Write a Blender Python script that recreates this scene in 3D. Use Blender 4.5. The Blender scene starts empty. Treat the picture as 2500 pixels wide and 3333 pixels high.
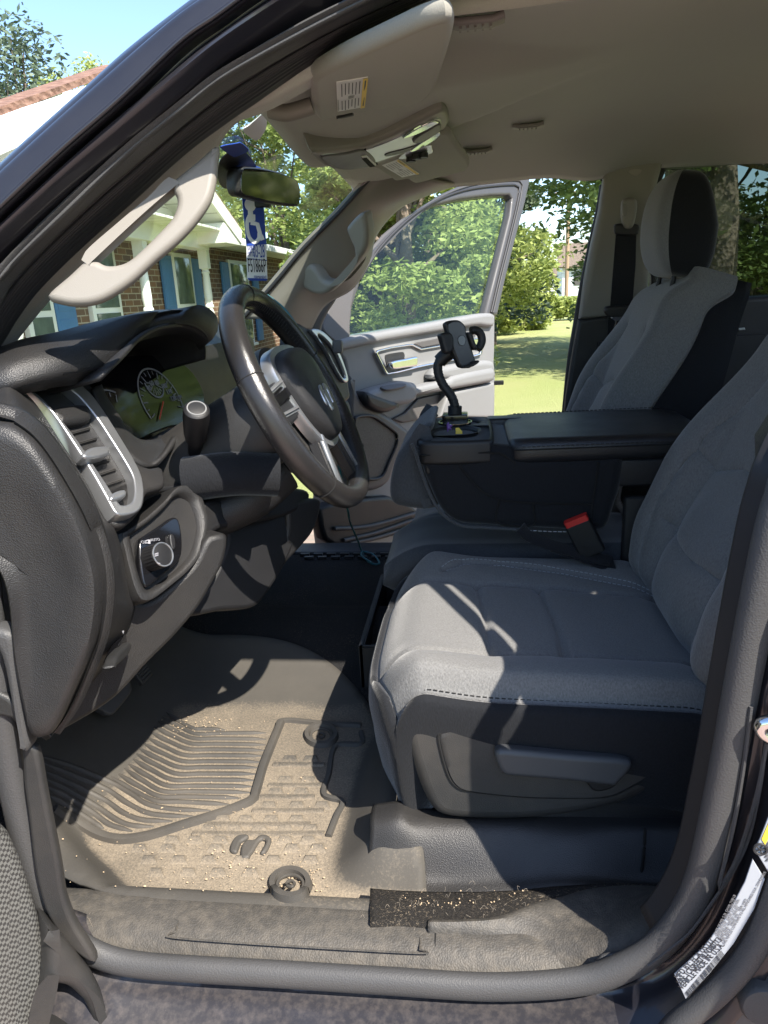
import bpy, bmesh, math, random
from mathutils import Vector as V, Matrix
random.seed(7)
rad = math.radians
S = bpy.context.scene
# ---------------------------------------------------------------- camera
CAM = V((0, -0.66, 1.50)); YAW, PITCH, ROLL, FPX = rad(-7.4), rad(17), rad(3), 2311.0
FW = V((math.sin(YAW)*math.cos(PITCH), math.cos(YAW)*math.cos(PITCH), -math.sin(PITCH)))
RT0 = V((math.cos(YAW), -math.sin(YAW), 0)); UP0 = RT0.cross(FW)
RT = RT0*math.cos(ROLL) - UP0*math.sin(ROLL); UP = UP0*math.cos(ROLL) + RT0*math.sin(ROLL)
cam = bpy.data.cameras.new("camera"); co = bpy.data.objects.new("camera", cam); S.collection.objects.link(co)
cam.sensor_fit = 'VERTICAL'; cam.sensor_height = 36; cam.lens = 36*FPX/3333
cam.clip_start = 0.01; cam.clip_end = 2000
m = Matrix((RT, UP, -FW)).transposed().to_4x4(); m.translation = CAM; co.matrix_world = m
S.camera = co
# ---------------------------------------------------------------- light
SUN = V((0.61, -0.56, 1.0)).normalized()
EL = math.asin(SUN.z); AZ = math.atan2(SUN.x, SUN.y)
w = bpy.data.worlds.new("World"); S.world = w; w.use_nodes = True
nt = w.node_tree; sky = nt.nodes.new('ShaderNodeTexSky'); sky.sky_type = 'NISHITA'; sky.sun_disc = False
sky.sun_elevation = EL; sky.sun_rotation = AZ; sky.air_density = 1.0; sky.dust_density = 0.8; sky.ozone_density = 3.2
bg = nt.nodes['Background']; bg.inputs[1].default_value = 0.15
nt.links.new(sky.outputs[0], bg.inputs[0])
sl = bpy.data.lights.new("sun", 'SUN'); sl.energy = 4.8; sl.angle = rad(0.53); sl.color = (1, .93, .83)
so = bpy.data.objects.new("sun", sl); S.collection.objects.link(so); so.rotation_euler = SUN.to_track_quat('Z', 'Y').to_euler()
S.view_settings.view_transform = 'Standard'; S.view_settings.look = 'None'; S.view_settings.exposure = 1.32; S.view_settings.gamma = 1
S.cycles.max_bounces = 10; S.cycles.diffuse_bounces = 5; S.cycles.transparent_max_bounces = 16; S.cycles.glossy_bounces = 4
S.cycles.use_denoising = True; S.cycles.sample_clamp_indirect = 6

# ---------------------------------------------------------------- helpers
def ray(px, py): return FW*FPX + RT*(px-1250) - UP*(py-1666.5)
def P(px, py, x=None, y=None, z=None, pl=None):
    d = ray(px, py)
    if pl is None:
        i, v = (0, x) if x is not None else (1, y) if y is not None else (2, z)
        return CAM + d*((v-CAM[i])/d[i])
    q, n = pl
    return CAM + d*((V(q)-CAM).dot(V(n))/d.dot(V(n)))
def tum(k, s=.32): return ((0, k, 1.25), (0, 1, -s))       # driver-side plane leaning inwards with height
def tump(k, s=.10): return ((0, k, 1.25), (0, 1, s))       # passenger-side plane
def rs(pts, n, closed=False):
    """Catmull-Rom through pts, n points evenly by length"""
    pts = [V(p) for p in pts]; L = len(pts); out = []
    segs = L if closed else L-1
    dense = []
    for i in range(segs):
        p1, p2 = pts[i], pts[(i+1) % L]
        p0 = pts[i-1] if (i > 0 or closed) else p1*2-p2
        p3 = pts[(i+2) % L] if (i+2 < L or closed) else p2*2-p1
        for k in range(10):
            t = k/10
            dense.append(.5*((2*p1)+(p2-p0)*t+(2*p0-5*p1+4*p2-p3)*t*t+(3*p1-p0-3*p2+p3)*t**3))
    dense.append(pts[0].copy() if closed else pts[-1].copy())
    acc = [0]
    for a, b in zip(dense, dense[1:]): acc.append(acc[-1]+(b-a).length)
    tot = acc[-1]; j = 0; m_ = n if closed else n-1
    for k in range(n):
        s = tot*k/m_
        while j < len(acc)-2 and acc[j+1] < s: j += 1
        f = (s-acc[j])/max(acc[j+1]-acc[j], 1e-9); out.append(dense[j].lerp(dense[j+1], min(max(f, 0), 1)))
    return out
def PC(px, n=None, closed=False, **k):
    q = [V((a, b, 0)) for a, b in px]
    if n: q = rs(q, n, closed)
    return [P(a.x, a.y, **k) for a in q]
def sm(a, b, x):
    t = min(max((x-a)/(b-a), 0), 1); return t*t*(3-2*t)
def link(name, me, mat, parent=None, smooth=True):
    o = bpy.data.objects.new(name, me); S.collection.objects.link(o)
    for mm in (mat if isinstance(mat, (list, tuple)) else [mat]): me.materials.append(mm)
    if smooth: me.polygons.foreach_set('use_smooth', [True]*len(me.polygons))
    if parent is not None:
        o.parent = parent
        if parent.type == 'EMPTY': o.matrix_parent_inverse = Matrix.Translation(-parent.location)
    return o
def fin(name, bm, mat, parent=None, smooth=True, angle=40):
    bmesh.ops.remove_doubles(bm, verts=bm.verts, dist=1e-5)
    me = bpy.data.meshes.new(name); bm.to_mesh(me); bm.free()
    o = link(name, me, mat, parent, smooth)
    if smooth and angle: me.set_sharp_from_angle(angle=rad(angle))
    return o
def empty(name, loc=(0, 0, 0), label=None, cat=None, group=None):
    o = bpy.data.objects.new(name, None); S.collection.objects.link(o); o.location = loc; o.empty_display_size = .1
    tag(o, label, cat, group); return o
def tag(o, label=None, cat=None, group=None, kind=None):
    for k, v in (('label', label), ('category', cat), ('group', group), ('kind', kind)):
        if v: o[k] = v
    return o
def grid(bm, rows, closeu=False, closev=False, mi=0):
    vs = [[bm.verts.new(p) for p in r] for r in rows]; n = len(rows); m_ = len(rows[0])
    for i in range(n if closev else n-1):
        for j in range(m_ if closeu else m_-1):
            a, b = vs[i], vs[(i+1) % n]
            try:
                f = bm.faces.new((a[j], a[(j+1) % m_], b[(j+1) % m_], b[j])); f.material_index = mi
            except ValueError: pass
    return vs
def solid(o, t, off=-1, tocam=True):
    """thickness behind the visible side"""
    if tocam:
        me = o.data; s = 0
        for p in me.polygons: s += p.normal.dot(CAM-p.center)*p.area
        if s < 0: me.flip_normals()
    md = o.modifiers.new('t', 'SOLIDIFY'); md.thickness = t; md.offset = off; md.use_even_offset = False
    return o
def loft(name, rows, mat, parent=None, n=40, t=0.01, sub=0, closeu=False, mid=0, angle=40):
    rows = [rs(r, n, closeu) for r in rows]
    if mid:
        cols = [rs([r[j] for r in rows], (len(rows)-1)*mid+1) for j in range(n)]
        rows = [[c[i] for c in cols] for i in range(len(cols[0]))]
    bm = bmesh.new(); grid(bm, rows, closeu)
    o = fin(name, bm, mat, parent, angle=angle)
    if t: solid(o, t)
    if sub:
        md = o.modifiers.new('s', 'SUBSURF'); md.levels = md.render_levels = sub
    return o
def frames(path, up):
    out = []
    for i, p in enumerate(path):
        t = (path[min(i+1, len(path)-1)]-path[max(i-1, 0)]).normalized()
        u = V(up); s = t.cross(u)
        if s.length < 1e-4: s = t.cross(V((1, .3, .1)))
        s.normalize(); out.append((p, t, s, s.cross(t)))
    return out
def sweep(bm, path, prof, up=(0, 0, 1), closed=False, caps=True, scale=None, mi=0):
    """prof: closed list of (side, up) offsets"""
    fr = frames(path, up); rows = []
    if closed:
        L = len(path); fr = []
        for i, p in enumerate(path):
            t = (path[(i+1) % L]-path[i-1]).normalized(); s = t.cross(V(up)); s.normalize(); fr.append((p, t, s, s.cross(t)))
    for i, (p, t, s, u) in enumerate(fr):
        k = scale(i/(len(fr)-1)) if scale else 1
        rows.append([p+s*a*k+u*b*k for a, b in prof])
    vs = grid(bm, rows, closeu=True, closev=closed, mi=mi)
    if caps and not closed:
        for r in (vs[0], vs[-1]):
            try: bm.faces.new(r).material_index = mi
            except ValueError: pass
    return vs
def circ(r, n=10, ry=None): return [(r*math.cos(2*math.pi*i/n), (ry or r)*math.sin(2*math.pi*i/n)) for i in range(n)]
def rrect(w_, h_, r, n=4):
    out = []
    for cx, cy, a0 in ((w_/2-r, h_/2-r, 0), (-w_/2+r, h_/2-r, 90), (-w_/2+r, -h_/2+r, 180), (w_/2-r, -h_/2+r, 270)):
        for k in range(n+1):
            a = rad(a0+90*k/n); out.append((cx+r*math.cos(a), cy+r*math.sin(a)))
    return out
def tube(name, pts, r, mat, parent=None, n=24, up=(0, 0, 1), seg=10, closed=False, scale=None):
    bm = bmesh.new(); sweep(bm, rs(pts, n, closed), circ(r, seg) if not isinstance(r, list) else r, up, closed, scale=scale)
    bmesh.ops.recalc_face_normals(bm, faces=bm.faces)
    return fin(name, bm, mat, parent)
def basis(n, up=(0, 0, 1)):
    n = V(n).normalized(); x = V(up).cross(n)
    if x.length < 1e-4: x = V((0, 1, 0)).cross(n)
    x.normalize(); return x, n.cross(x), n
def plate(name, loops, pl, t, mat, parent=None, bev=.003, smooth_n=60, up=(0, 0, 1), world=False, res=3, lift=0, sharp=()):
    """filled outline(s) on a plane: first outer, then holes; given in pixels (or world points), extruded t behind the plane"""
    q, n = V(pl[0]), V(pl[1]).normalized()
    if n.dot(CAM-q) < 0: n = -n
    ex, ey, ez = basis(n, up)
    cu = bpy.data.curves.new('c', 'CURVE'); cu.dimensions = '2D'; cu.fill_mode = 'BOTH'
    bev = min(bev, t*.49)
    cu.extrude = t/2-bev; cu.bevel_depth = bev; cu.bevel_resolution = res; cu.offset = -bev
    for i, lp in enumerate(loops):
        w3 = [V(p) for p in lp] if world else [P(a, b, pl=pl) for a, b in lp]
        if i not in sharp and smooth_n: w3 = rs(w3, smooth_n, True)
        sp = cu.splines.new('POLY'); sp.points.add(len(w3)-1); sp.use_cyclic_u = True
        for k, p in enumerate(w3): sp.points[k].co = ((p-q).dot(ex), (p-q).dot(ey), 0, 1)
    co_ = bpy.data.objects.new('c', cu); S.collection.objects.link(co_)
    dg = bpy.context.evaluated_depsgraph_get(); me = bpy.data.meshes.new_from_object(co_.evaluated_get(dg))
    bpy.data.objects.remove(co_); bpy.data.curves.remove(cu)
    M = Matrix((ex, ey, ez)).transposed().to_4x4(); M.translation = q-n*(t/2-lift); me.transform(M); me.name = name
    o = link(name, me, mat, parent); me.set_sharp_from_angle(angle=rad(35)); return o
def text(name, body, org, ex, ey, size, mat, parent=None, t=.0006, align='LEFT', sx=1, bold=0):
    cu = bpy.data.curves.new('t', 'FONT'); cu.body = body; cu.size = size; cu.align_x = align; cu.extrude = t; cu.resolution_u = 3; cu.offset = bold
    co_ = bpy.data.objects.new('t', cu); S.collection.objects.link(co_)
    dg = bpy.context.evaluated_depsgraph_get(); me = bpy.data.meshes.new_from_object(co_.evaluated_get(dg))
    bpy.data.objects.remove(co_); bpy.data.curves.remove(cu)
    ex = V(ex).normalized(); ey = V(ey).normalized(); M = Matrix((ex*sx, ey, ex.cross(ey))).transposed().to_4x4(); M.translation = V(org); me.transform(M)
    return link(name, me, mat, parent, smooth=False)
def box(bm, c, d, ex=(1, 0, 0), ey=(0, 1, 0), ez=None, mi=0):
    c = V(c); ex, ey = V(ex).normalized(), V(ey).normalized(); ez = V(ez).normalized() if ez else ex.cross(ey)
    vs = [bm.verts.new(c+ex*d[0]*a/2+ey*d[1]*b/2+ez*d[2]*e/2) for a in (-1, 1) for b in (-1, 1) for e in (-1, 1)]
    for f in ((0, 1, 3, 2), (4, 6, 7, 5), (0, 4, 5, 1), (2, 3, 7, 6), (0, 2, 6, 4), (1, 5, 7, 3)):
        bm.faces.new([vs[i] for i in f]).material_index = mi
    return vs
def rbox(name, c, d, mat, parent=None, r=.01, ex=(1, 0, 0), ey=(0, 1, 0), seg=3):
    bm = bmesh.new(); box(bm, c, d, ex, ey); bmesh.ops.recalc_face_normals(bm, faces=bm.faces)
    bmesh.ops.bevel(bm, geom=bm.edges[:], offset=r, segments=seg, profile=.6, affect='EDGES', clamp_overlap=True)
    return fin(name, bm, mat, parent, angle=30)
def pad(name, loop, pl, prof, mat, parent=None, n=64, up=(0, 0, 1), world=False, cen=None, back=.02):
    """domed cushion-like panel: outline rings shrink to the centre; prof = [(scale, height)...] outer to inner"""
    q, nn = V(pl[0]), V(pl[1]).normalized()
    if nn.dot(CAM-q) < 0: nn = -nn
    w3 = rs([V(p) for p in loop] if world else [P(a, b, pl=pl) for a, b in loop], n, True)
    c = V(cen) if cen else sum(w3, V())/len(w3)
    bm = bmesh.new(); rows = [[p-nn*back for p in w3]]
    for s, h in prof: rows.append([c+(p-c)*s+nn*h for p in w3])
    vs = grid(bm, rows, closeu=True)
    cv = bm.verts.new(c+nn*prof[-1][1]); r = vs[-1]
    for i in range(n): bm.faces.new((r[i], r[(i+1) % n], cv))
    bmesh.ops.recalc_face_normals(bm, faces=bm.faces)
    return fin(name, bm, mat, parent, angle=50)
# ---------------------------------------------------------------- materials
def newmat(name):
    m_ = bpy.data.materials.new(name); m_.use_nodes = True; t = m_.node_tree; return m_, t, t.nodes['Principled BSDF']
def nd(t, kind, **k):
    n = t.nodes.new('ShaderNode'+kind)
    for a, b in k.items():
        if a.startswith('i_'): n.inputs[a[2:].replace('_', ' ')].default_value = b
        else: setattr(n, a, b)
    return n
def ramp(t, fac, stops):
    r = t.nodes.new('ShaderNodeValToRGB'); e = r.color_ramp.elements
    while len(e) < len(stops): e.new(.5)
    for q, (p, c) in zip(e, stops): q.position = p; q.color = (*c, 1) if len(c) == 3 else c
    t.links.new(fac, r.inputs[0]); return r.outputs[0]
def mixc(t, fac, a, b):
    n = t.nodes.new('ShaderNodeMix'); n.data_type = 'RGBA'
    for s, v in ((n.inputs[0], fac), (n.inputs[6], a), (n.inputs[7], b)):
        if hasattr(v, 'is_output'): t.links.new(v, s)
        elif isinstance(v, (int, float)): s.default_value = v
        else: s.default_value = (*v, 1)
    return n.outputs[2]
def coord(t, scale=1.0):
    c = t.nodes.new('ShaderNodeTexCoord')
    if scale == 1: return c.outputs['Object']
    mp = t.nodes.new('ShaderNodeMapping'); mp.inputs['Scale'].default_value = scale if isinstance(scale, tuple) else (scale,)*3
    t.links.new(c.outputs['Object'], mp.inputs[0]); return mp.outputs[0]
def noise(t, vec, sc, det=3, rough=.55):
    n = nd(t, 'TexNoise'); n.inputs['Scale'].default_value = sc; n.inputs['Detail'].default_value = det; n.inputs['Roughness'].default_value = rough
    t.links.new(vec, n.inputs['Vector']); return n.outputs['Fac']
def voro(t, vec, sc, feat='F1'):
    n = nd(t, 'TexVoronoi'); n.feature = feat; n.inputs['Scale'].default_value = sc; t.links.new(vec, n.inputs['Vector']); return n.outputs['Distance']
def bump(t, b, h, s=.3, d=.001):
    n = nd(t, 'Bump'); n.inputs['Strength'].default_value = s; n.inputs['Distance'].default_value = d
    t.links.new(h, n.inputs['Height']); t.links.new(n.outputs[0], b.inputs['Normal'])
def plain(name, col, rough=.5, metal=0, coat=0, spec=.5, dust=0, dustcol=(.32, .27, .21), grain=0, gs=900, var=.15, gd=.0008, dsc=5):
    m_, t, b = newmat(name); v = coord(t)
    f = noise(t, v, 6, 4)
    c = mixc(t, f, tuple(x*(1-var) for x in col), tuple(min(x*(1+var), 1) for x in col))
    if dust:
        sp = ramp(t, noise(t, v, 700, 2, .7), [(.66, (0, 0, 0)), (.74, (1, 1, 1))])
        bl = ramp(t, noise(t, v, dsc, 5, .65), [(.42, (0, 0, 0)), (.72, (1, 1, 1))])
        mu = nd(t, 'Math', operation='MULTIPLY'); t.links.new(bl, mu.inputs[0]); mu.inputs[1].default_value = dust*.5
        ad = nd(t, 'Math', operation='MULTIPLY_ADD'); t.links.new(sp, ad.inputs[0]); ad.inputs[1].default_value = min(dust*.55, .8); t.links.new(mu.outputs[0], ad.inputs[2])
        c = mixc(t, ad.outputs[0], c, dustcol)
    t.links.new(c, b.inputs['Base Color'])
    rr = nd(t, 'MapRange'); rr.inputs['To Min'].default_value = max(rough-.08, 0); rr.inputs['To Max'].default_value = min(rough+.1, 1)
    t.links.new(noise(t, v, 14, 4), rr.inputs['Value']); t.links.new(rr.outputs[0], b.inputs['Roughness'])
    b.inputs['Metallic'].default_value = metal; b.inputs['Coat Weight'].default_value = coat; b.inputs['Coat Roughness'].default_value = .06
    b.inputs['Specular IOR Level'].default_value = spec
    if grain: bump(t, b, voro(t, v, gs), grain, gd)
    return m_
def cloth(name, col, sc=700, st=.5, rough=.9, var=.1, fleck=.35):
    m_, t, b = newmat(name); v = coord(t)
    mp = nd(t, 'Mapping'); mp.inputs['Rotation'].default_value = (.6, .5, .75); mp.inputs['Scale'].default_value = (1, 1, .45); t.links.new(v, mp.inputs[0])
    mu = nd(t, 'Math', operation='MULTIPLY_ADD'); t.links.new(noise(t, mp.outputs[0], sc, 2, .6), mu.inputs[0]); mu.inputs[1].default_value = 2.2; mu.inputs[2].default_value = -.6; mu.use_clamp = True
    fl = mixc(t, mu.outputs[0], tuple(x*(1-fleck) for x in col), tuple(x*(1+fleck*.8) for x in col))
    f = noise(t, v, 9, 4); c = mixc(t, f, tuple(x*(1-var) for x in col), tuple(x*(1+var) for x in col))
    c2 = mixc(t, .5, c, fl); t.links.new(c2, b.inputs['Base Color'])
    b.inputs['Roughness'].default_value = rough; b.inputs['Specular IOR Level'].default_value = .25
    b.inputs['Sheen Weight'].default_value = .25; b.inputs['Sheen Roughness'].default_value = .4
    bump(t, b, mu.outputs[0], st, .0006); return m_
M = {}
M['leather'] = plain('black grained trim', (.012, .012, .013), .45, grain=.55, gs=650, dust=.05)
M['leather_dusty'] = plain('dusty grained trim', (.013, .013, .0135), .48, grain=.5, gs=650, dust=.08)
M['plastic'] = plain('black plastic', (.009, .009, .010), .5, grain=.25, gs=1400)
M['sill'] = plain('sandy black sill', (.052, .048, .042), .6, grain=.6, gs=420, dust=.30, dustcol=(.34, .29, .225), dsc=70, var=.35)
M['plastic_dusty'] = plain('dusty black plastic', (.021, .021, .021), .52, grain=.3, gs=900, dust=.15)
M['gloss'] = plain('gloss black', (.006, .006, .007), .12, grain=0)
M['screen'] = plain('instrument glass', (.004, .004, .005), .04, coat=.25, spec=.6, grain=0)
M['black'] = plain('dark recess', (.004, .004, .004), .9)
M['rubber'] = plain('rubber seal', (.05, .05, .051), .58, grain=.35, gs=500, dust=.05)
M['rubber_ribbed'] = plain('ribbed rubber', (.016, .016, .018), .55)
M['paint'] = plain('dark metallic paint', (.017, .017, .023), .36, metal=.25, coat=.45, var=.1, dust=.05)
M['paint_dirty'] = plain('dirty metallic paint', (.030, .029, .034), .40, metal=.2, coat=.3, var=.25, dust=.28, dustcol=(.36, .30, .25), dsc=90)
M['beige'] = cloth('beige woven trim', (.30, .275, .242), 900, .35, .85, .06, .18)
M['beige_plastic'] = plain('beige plastic', (.215, .199, .174), .5, grain=.15, gs=1200, var=.05)
M['liner'] = cloth('headliner cloth', (.375, .365, .325), 1000, .3, .95, .06, .15)
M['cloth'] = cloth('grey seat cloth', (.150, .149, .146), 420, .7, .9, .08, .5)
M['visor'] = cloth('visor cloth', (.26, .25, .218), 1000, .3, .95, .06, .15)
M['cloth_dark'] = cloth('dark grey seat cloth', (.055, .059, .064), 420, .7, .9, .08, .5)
M['cloth_light'] = cloth('light grey seat cloth', (.16, .165, .17), 620, .5, .9, .06, .4)
M['cloth_black'] = cloth('black seat cloth', (.0095, .0105, .013), 420, .7, .9, .12, .4)
M['vinyl'] = plain('black vinyl', (.012, .013, .015), .36, grain=.5, gs=500)
M['rim'] = plain('worn leather', (.019, .018, .018), .22, grain=.25, gs=900, dust=.05)
M['thread'] = plain('grey thread', (.30, .31, .32), .8)
M['thread_dark'] = plain('black thread', (.012, .012, .012), .7)
M['silver'] = plain('satin silver', (.42, .43, .44), .34, metal=.85, dust=.05)
M['chrome'] = plain('chrome', (.75, .75, .74), .08, metal=1)
M['doorgrey'] = plain('grey door trim', (.195, .198, .198), .55, grain=.2, gs=700, var=.04)
M['doorgrey_dark'] = plain('dark grey door trim', (.085, .08, .078), .5, grain=.2, gs=700, var=.05)
M['doorpaint'] = plain('grey metallic door frame', (.055, .053, .052), .5, metal=.0, coat=.1, var=.05)
M['white'] = plain('white label', (.75, .75, .72), .5, var=.03)
M['ink'] = plain('black ink', (.02, .02, .022), .6)
M['inkblue'] = plain('blue ink', (.02, .06, .28), .5)
M['blue'] = plain('placard blue', (.012, .05, .30), .45, var=.03)
M['yellow'] = plain('yellow label', (.78, .55, .05), .5)
M['red'] = plain('red plastic', (.55, .03, .025), .4)
M['teal'] = plain('teal cord', (.01, .10, .12), .7)
M['purple'] = plain('purple plastic', (.12, .03, .22), .4)
M['dialwhite'] = plain('dial marks', (.22, .22, .24), .5)
M['belt'] = cloth('black webbing', (.012, .012, .014), 1200, .6, .8)
def carpet(name, col, debris=0):
    m_, t, b = newmat(name); v = coord(t)
    f = noise(t, v, 420, 3, .8); c = mixc(t, f, tuple(x*.35 for x in col), tuple(x*1.7 for x in col))
    if debris:
        d = ramp(t, noise(t, v, 260, 4, .75), [(.55, (0, 0, 0)), (.68, (1, 1, 1))]); g = ramp(t, noise(t, v, 7, 3), [(.35, (0, 0, 0)), (.65, (1, 1, 1))])
        mu = nd(t, 'Math', operation='MULTIPLY'); t.links.new(d, mu.inputs[0]); t.links.new(g, mu.inputs[1]); m2 = nd(t, 'Math', operation='MULTIPLY'); t.links.new(mu.outputs[0], m2.inputs[0]); m2.inputs[1].default_value = debris
        c = mixc(t, m2.outputs[0], c, (.42, .34, .24))
    t.links.new(c, b.inputs['Base Color']); b.inputs['Roughness'].default_value = 1; b.inputs['Specular IOR Level'].default_value = .1
    bump(t, b, f, 1, .004); return m_
M['carpet'] = carpet('black carpet', (.022, .022, .023), .25)
M['carpet_dirty'] = carpet('dirty carpet', (.03, .028, .026), .9)
def matmat():
    m_, t, b = newmat('dirty rubber mat'); v = coord(t)
    big = noise(t, v, 4.5, 6, .65); fine = noise(t, v, 240, 4, .75); sp = noise(t, v, 600, 2, .8)
    geo = nd(t, 'NewGeometry'); sep = nd(t, 'SeparateXYZ'); t.links.new(geo.outputs['Position'], sep.inputs[0])
    # sand gathers in the low middle of the mat and thins towards its far, rising side
    ry = nd(t, 'MapRange'); ry.inputs[1].default_value = .12; ry.inputs[2].default_value = .72; ry.inputs[3].default_value = .44; ry.inputs[4].default_value = .10
    t.links.new(sep.outputs[1], ry.inputs[0])
    low = nd(t, 'MapRange'); low.inputs[1].default_value = .657; low.inputs[2].default_value = .668; low.inputs[3].default_value = .26; low.inputs[4].default_value = -.50
    t.links.new(sep.outputs[2], low.inputs[0])
    s1 = nd(t, 'Math', operation='ADD'); t.links.new(ry.outputs[0], s1.inputs[0]); t.links.new(low.outputs[0], s1.inputs[1])
    bb = nd(t, 'MapRange'); bb.inputs[1].default_value = .3; bb.inputs[2].default_value = .7; bb.inputs[3].default_value = -.2; bb.inputs[4].default_value = .22; t.links.new(big, bb.inputs[0])
    s2 = nd(t, 'Math', operation='ADD'); t.links.new(s1.outputs[0], s2.inputs[0]); t.links.new(bb.outputs[0], s2.inputs[1])
    ff = nd(t, 'MapRange'); ff.inputs[1].default_value = .3; ff.inputs[2].default_value = .7; ff.inputs[3].default_value = -.22; ff.inputs[4].default_value = .22; t.links.new(fine, ff.inputs[0])
    s3 = nd(t, 'Math', operation='ADD', use_clamp=True); t.links.new(s2.outputs[0], s3.inputs[0]); t.links.new(ff.outputs[0], s3.inputs[1])
    film = mixc(t, big, (.040, .038, .035), (.088, .080, .067))
    gr = ramp(t, noise(t, v, 420, 3, .8), [(.35, (0, 0, 0)), (.6, (1, 1, 1))])
    sand = mixc(t, gr, (.185, .156, .120), (.36, .293, .21))
    c = mixc(t, s3.outputs[0], film, sand)
    t.links.new(c, b.inputs['Base Color']); b.inputs['Roughness'].default_value = .7; b.inputs['Specular IOR Level'].default_value = .3
    bump(t, b, fine, .25, .0015); return m_
M['mat'] = matmat()
M['mat_rib'] = plain('dusty rubber ribs', (.050, .047, .042), .65, dust=.22, dustcol=(.34, .28, .21), var=.35)
M['lever'] = plain('grey plastic lever', (.045, .048, .052), .5)
M['label'] = plain('shaded white sticker', (.34, .36, .39), .45, var=.05)  # white stickers greyed to paint in the shade on the pillar base
M['ink_pale'] = plain('small print', (.16, .16, .17), .6)
def mesh_grille(name, col, sc, hole=(.003, .003, .003)):
    m_, t, b = newmat(name); v = coord(t)
    d = voro(t, v, sc); r = ramp(t, d, [(.30, (1, 1, 1)), (.42, (0, 0, 0))]); c = mixc(t, r, col, hole)
    t.links.new(c, b.inputs['Base Color']); b.inputs['Roughness'].default_value = .5; bump(t, b, d, .6, .001); return m_
M['grille'] = mesh_grille('speaker mesh', (.05, .05, .05), 330)
def checker(name, a, bcol, sc):
    m_, t, b = newmat(name); v = coord(t, (sc, sc, sc))
    w1 = nd(t, 'TexChecker'); w1.inputs['Scale'].default_value = 1; t.links.new(v, w1.inputs['Vector']); w1.inputs[1].default_value = (*a, 1); w1.inputs[2].default_value = (*bcol, 1)
    t.links.new(w1.outputs[0], b.inputs['Base Color']); b.inputs['Roughness'].default_value = .5; bump(t, b, w1.outputs[1], .5, .002); return m_
M['weave'] = checker('woven pocket panel', (.12, .12, .112), (.035, .034, .033), 260)
def glass(name, tint=(1, 1, 1), refl=.10):
    m_, t, b = newmat(name); t.nodes.remove(b); o = t.nodes['Material Output']
    tr = nd(t, 'BsdfTransparent'); tr.inputs[0].default_value = (*tint, 1); gl = nd(t, 'BsdfGlossy'); gl.inputs['Roughness'].default_value = .02
    fr = nd(t, 'LayerWeight'); pw = nd(t, 'Math', operation='POWER'); t.links.new(fr.outputs['Facing'], pw.inputs[0]); pw.inputs[1].default_value = 5; mu = nd(t, 'Math', operation='MULTIPLY_ADD'); t.links.new(pw.outputs[0], mu.inputs[0]); mu.inputs[1].default_value = .7; mu.inputs[2].default_value = refl*.4
    mx = nd(t, 'MixShader'); t.links.new(mu.outputs[0], mx.inputs[0]); t.links.new(tr.outputs[0], mx.inputs[1]); t.links.new(gl.outputs[0], mx.inputs[2]); t.links.new(mx.outputs[0], o.inputs[0]); return m_
M['glass'] = glass('clear glass', (.86, .93, .88), .07)
M['glass_tint'] = glass('tinted glass', (.42, .46, .44), .06)
M['glass_dark'] = glass('dark tinted glass', (.12, .13, .13), .08)
M['mirror'] = plain('mirror glass', (.20, .20, .20), .02, metal=1, var=0)
def brick():
    m_, t, b = newmat('brown brick'); v = coord(t)
    mp = nd(t, 'Mapping'); mp.inputs['Rotation'].default_value = (rad(90), 0, rad(90)); t.links.new(v, mp.inputs[0])
    sp = nd(t, 'SeparateXYZ'); t.links.new(v, sp.inputs[0]); cb = nd(t, 'CombineXYZ'); t.links.new(sp.outputs[1], cb.inputs[0]); t.links.new(sp.outputs[2], cb.inputs[1])
    k = nd(t, 'TexBrick'); t.links.new(cb.outputs[0], k.inputs['Vector']); k.inputs['Scale'].default_value = 1; k.inputs['Brick Width'].default_value = .22; k.inputs['Row Height'].default_value = .076; k.inputs['Mortar Size'].default_value = .007
    k.inputs['Color1'].default_value = (.20, .105, .055, 1); k.inputs['Color2'].default_value = (.10, .06, .042, 1); k.inputs['Mortar'].default_value = (.36, .30, .23, 1); k.inputs['Bias'].default_value = -.1
    t.links.new(k.outputs[0], b.inputs['Base Color']); b.inputs['Roughness'].default_value = .9; bump(t, b, k.outputs[1], .5, -.006); return m_
M['brick'] = brick()
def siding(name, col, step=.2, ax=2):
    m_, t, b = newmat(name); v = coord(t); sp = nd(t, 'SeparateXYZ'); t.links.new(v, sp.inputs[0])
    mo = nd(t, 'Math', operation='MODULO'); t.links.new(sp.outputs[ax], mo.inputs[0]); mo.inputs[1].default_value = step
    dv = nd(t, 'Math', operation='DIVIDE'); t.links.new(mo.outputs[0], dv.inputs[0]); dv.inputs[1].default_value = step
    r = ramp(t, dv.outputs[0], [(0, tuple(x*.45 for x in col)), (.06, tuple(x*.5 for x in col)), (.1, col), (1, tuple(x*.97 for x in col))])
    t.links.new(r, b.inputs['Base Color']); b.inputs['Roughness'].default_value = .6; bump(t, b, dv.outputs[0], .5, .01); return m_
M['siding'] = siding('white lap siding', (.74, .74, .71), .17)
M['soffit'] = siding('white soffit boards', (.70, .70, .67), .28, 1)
M['whitepaint'] = plain('white painted wood', (.76, .76, .74), .5, var=.04, grain=.1, gs=60)
M['shutter'] = plain('blue painted shutter', (.06, .17, .36), .5, var=.08)
M['winpane'] = plain('house window glass', (.10, .13, .11), .05, spec=.7, var=.5)
def shingle():
    m_, t, b = newmat('brown shingles'); v = coord(t, (3, 4, 10)); f = noise(t, v, 3, 5, .8); g = voro(t, v, 2.2)
    t.links.new(ramp(t, f, [(.3, (.07, .035, .025)), (.5, (.20, .11, .075)), (.7, (.30, .19, .14))]), b.inputs['Base Color']); b.inputs['Roughness'].default_value = .95; bump(t, b, g, .6, .03); return m_
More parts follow.
